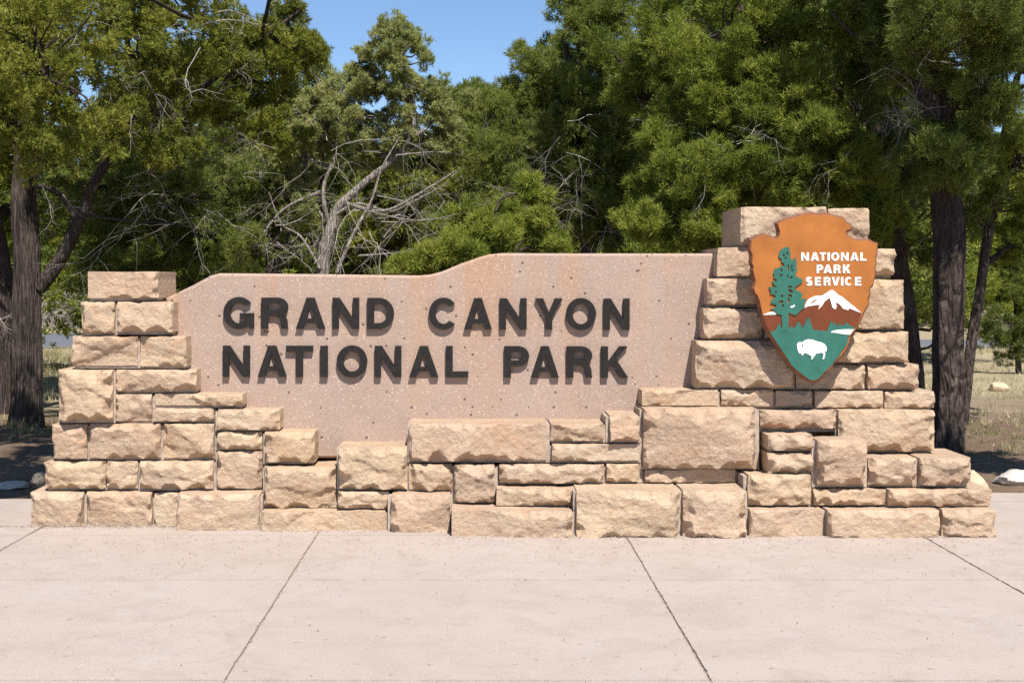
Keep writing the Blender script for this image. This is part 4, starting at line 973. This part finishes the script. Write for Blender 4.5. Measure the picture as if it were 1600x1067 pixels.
# --- grass, brush, pebbles, stones on the ground
rg = np.random.RandomState(77); gr = Acc()
def grass_patch(n, x0, x1, y0, y1, hmin, hmax, tone, thr):
    x = rg.uniform(x0, x1, n); y = rg.uniform(y0, y1, n)
    m = fbm(x * .8, y * .8, 31, 3) + .3 * rg.uniform(-1, 1, n) > thr
    x, y = x[m], y[m]; C = np.stack([x, y, ground_z(x, y) - .01], -1)
    D = unit(rg.normal(0, .35, (len(x), 3)) + np.array([0, 0, 1.0]))
    b = 6; n = len(x)
    d = unit(D[:, None] + rg.normal(0, .35, (n, b, 3))); L = rg.uniform(hmin, hmax, (n, b, 1))
    root = C[:, None] + rg.normal(0, .03, (n, b, 3)) * np.array([1, 1, 0])
    s_ = unit(np.cross(d, rg.normal(0, 1, (n, b, 3)))) * rg.uniform(.003, .007, (n, b, 1))
    V = np.stack([root - s_, root + s_, root + d * L], 2).reshape(-1, 3)
    gr.tris(V, np.arange(n * b * 3).reshape(-1, 3), np.repeat(np.clip(tone + fbm(x * .5, y * .5, 9, 3) * .5 + rg.normal(0, .15, n), 0, 1), b * 3))
grass_patch(9000, 3.5, 12, 6.5, 23, .03, .12, .75, -.05)
grass_patch(1500, 4.0, 9, 4.0, 7, .03, .10, .4, .2)
grass_patch(6000, -10, -3.2, 9, 22, .06, .25, .35, -.1)
grass_patch(1500, -9, -3.4, 5, 10, .05, .18, .4, .1)
grass_patch(3500, -14, 18, 21, 24, .05, .18, .6, -.1)
grass_patch(3000, -18, 22, 33, 38, .1, .4, .6, -.1)
tag(link_mesh('grass', gr.mesh('grass', M['grass'])), kind='stuff')
for (px_, Y_, s_, lb_) in ((95,36,1.0,'grey leafless brush beyond the road left of the stone pillar'), (70,37,.8,'grey leafless brush beyond the road beside the shaggy juniper trunk'), (125,38,.8,'paler tangle of bare brush beyond the road against the pillar edge')):
    x, y, _ = U(px_, 500, Y_); dw = Acc()
    for q in range(38):
        a = rg.uniform(0, 6.28); d = np.array([math.cos(a) * .7, math.sin(a) * .7, rg.uniform(.4, 1.2)]); twigs(dw, rg, (rg.normal(0, .5), rg.normal(0, .4), 0.0), d / np.linalg.norm(d), rg.uniform(.8, 1.7) * s_, .018, 2, .0)
    r_ = empty('bare_shrub', (x, y, gz(x, y))); tag(r_, lb_, 'shrub')
    o = link_mesh('branches', dw.mesh('branches', M['brush'], True), r_); o['kind'] = 'stuff'
def boulder(label, px_, py_, Y_, rx, ry, rz_, mat, seed, rot=0):
    bm_n = 22; th = np.linspace(0, np.pi, bm_n); ph = np.linspace(0, 2 * np.pi, 36, endpoint=False)
    TH, PH = np.meshgrid(th, ph, indexing='ij')
    d = np.stack([np.sin(TH) * np.cos(PH), np.sin(TH) * np.sin(PH), np.cos(TH)], -1)
    rr = np.random.RandomState(seed); R = np.ones(TH.shape)
    for k in range(16):
        nrm = unit(rr.normal(0, 1, 3)); R = np.minimum(R, rr.uniform(.68, .95) / np.maximum(d @ nrm, .05))
    R = R * (1 + .07 * fbm(d[..., 0] * 4 + d[..., 2] * 2, d[..., 1] * 4 - d[..., 2] * 3, seed, 4))
    V = (d * R[..., None] * np.array([rx, ry, rz_])).reshape(-1, 3)
    i = np.arange(bm_n - 1)[:, None] * 36; k = np.arange(36)[None]; k2 = (k + 1) % 36
    q = np.stack([i + k, i + 36 + k, i + 36 + k2, i + k2], -1).reshape(-1, 4)
    x, y, _ = U(px_, py_, Y_)
    me = mesh_np('rock', V, quads=q, mats=[mat], smooth=True); me.set_sharp_from_angle(angle=math.radians(25))
    o = link_mesh('rock', me, None, (x, y, gz(x, y) + rz_ * .55)); o.rotation_euler = (0, 0, rot)
    tag(o, label, 'rock')
boulder('white flat topped rock on the dirt beyond the right end of the wall', 1588, 748, 2.35, .19, .16, .07, M['limestone'], 3, .2)
boulder('tan rock leaning against the right end of the stepped wall', 1516, 748, 1.75, .13, .2, .12, M['tanrock'], 4)
boulder('flat cream rock lying left of the wall on the dirt', 22, 758, 2.1, .13, .10, .035, M['limestone'], 5)
boulder('tan rock tucked behind the lower left corner of the wall', 62, 750, 2.2, .07, .08, .07, M['tanrock'], 6)
boulder('small pale stone in the dry grass right of the leaning trunk', 1562, 612, 11.6, .16, .12, .08, M['tanrock'], 7)
# pebbles and grit along the wall's foot and in the joints
rg = np.random.RandomState(9); pb = Acc()
ico = np.array([(0,0,1),(.9,0,.1),(0,.9,.1),(-.9,0,.1),(0,-.9,.1),(0,0,-.6)]); icf = np.array([(0,1,2),(0,2,3),(0,3,4),(0,4,1),(5,2,1),(5,3,2),(5,4,3),(5,1,4)])
pts = []
for b in blocks:
    if b['z0'] < 0:
        for q in range(int(190 * (b['x1'] - b['x0']))): pts.append((rg.uniform(b['x0'] - .02, b['x1'] + .02), b['Y'] - .01 - abs(rg.normal(0, .03)), rg.uniform(.0015, .006)))
        if b['Y'] > .3:
            for q in range(int(260 * (b['x1'] - b['x0']))): pts.append((rg.uniform(b['x0'], b['x1']), b['Y'] - abs(rg.normal(0, .05)), rg.uniform(.002, .007)))
for q in range(420): pts.append((rg.uniform(-3.6, 4.6), -rg.uniform(0, 1) ** 1.5 * 3.6, rg.uniform(.0015, .004)))
for xj in sx:
    for q in range(60): pts.append((xj + rg.normal(0, .006), rg.uniform(-3.2, 0), rg.uniform(.0015, .004)))
for (x, y, s_) in pts:
    a = rg.uniform(0, 6.28); c_, s2 = math.cos(a), math.sin(a); v = ico * rg.uniform(.7, 1.3, (6, 3)) * s_
    v = np.stack([v[:, 0] * c_ - v[:, 1] * s2 + x, v[:, 0] * s2 + v[:, 1] * c_ + y, v[:, 2] + s_ * .4], -1)
    pb.V.append(v); pb.T.append(icf + pb.n); pb.n += 6
tag(link_mesh('gravel', mesh_np('gravel', np.concatenate(pb.V), tris=np.concatenate(pb.T), mats=[M['gravel']])), kind='stuff')
lt = Acc()
def litter(n, fx, fy, zf, L):
    x, y = fx(n), fy(n); a = rg.uniform(0, 6.28, n); l = rg.uniform(.4, 1, n) * L; d = np.stack([np.cos(a), np.sin(a), rg.normal(0, .08, n)], -1); nn = np.stack([-np.sin(a), np.cos(a), a * 0], -1)
    P = np.stack([x, y, zf(x, y) + rg.uniform(.002, .006, n)], -1); w_ = rg.uniform(.0008, .0022, (n, 1))
    V = np.stack([P - nn * w_, P + nn * w_, P + d * l[:, None] + np.array([0, 0, .004])], 1).reshape(-1, 3)
    lt.V.append(V); lt.T.append(np.arange(n * 3).reshape(-1, 3) + lt.n); lt.n += n * 3
flat0 = lambda x, y: x * 0
litter(900, lambda n: rg.uniform(-3.6, 4.4, n), lambda n: -np.abs(rg.normal(0, .5, n)) - .02, flat0, .05)
litter(500, lambda n: rg.uniform(-5, 5, n), lambda n: rg.uniform(-3.4, 0, n), flat0, .045)
litter(500, lambda n: rg.uniform(-3.4, -1.6, n), lambda n: .36 - np.abs(rg.normal(0, .05, n)), flat0, .05)
litter(7000, lambda n: rg.uniform(-7, -2.8, n), lambda n: rg.uniform(1.7, 8, n), lambda x, y: ground_z(x, y), .12)
litter(7000, lambda n: rg.uniform(3, 8, n), lambda n: rg.uniform(1.7, 8, n), lambda x, y: ground_z(x, y), .12)
tag(link_mesh('needle_litter', mesh_np('needle_litter', np.concatenate(lt.V), tris=np.concatenate(lt.T), mats=[M['litter']])), kind='stuff')
print('TREE TRIS', TRI[0])
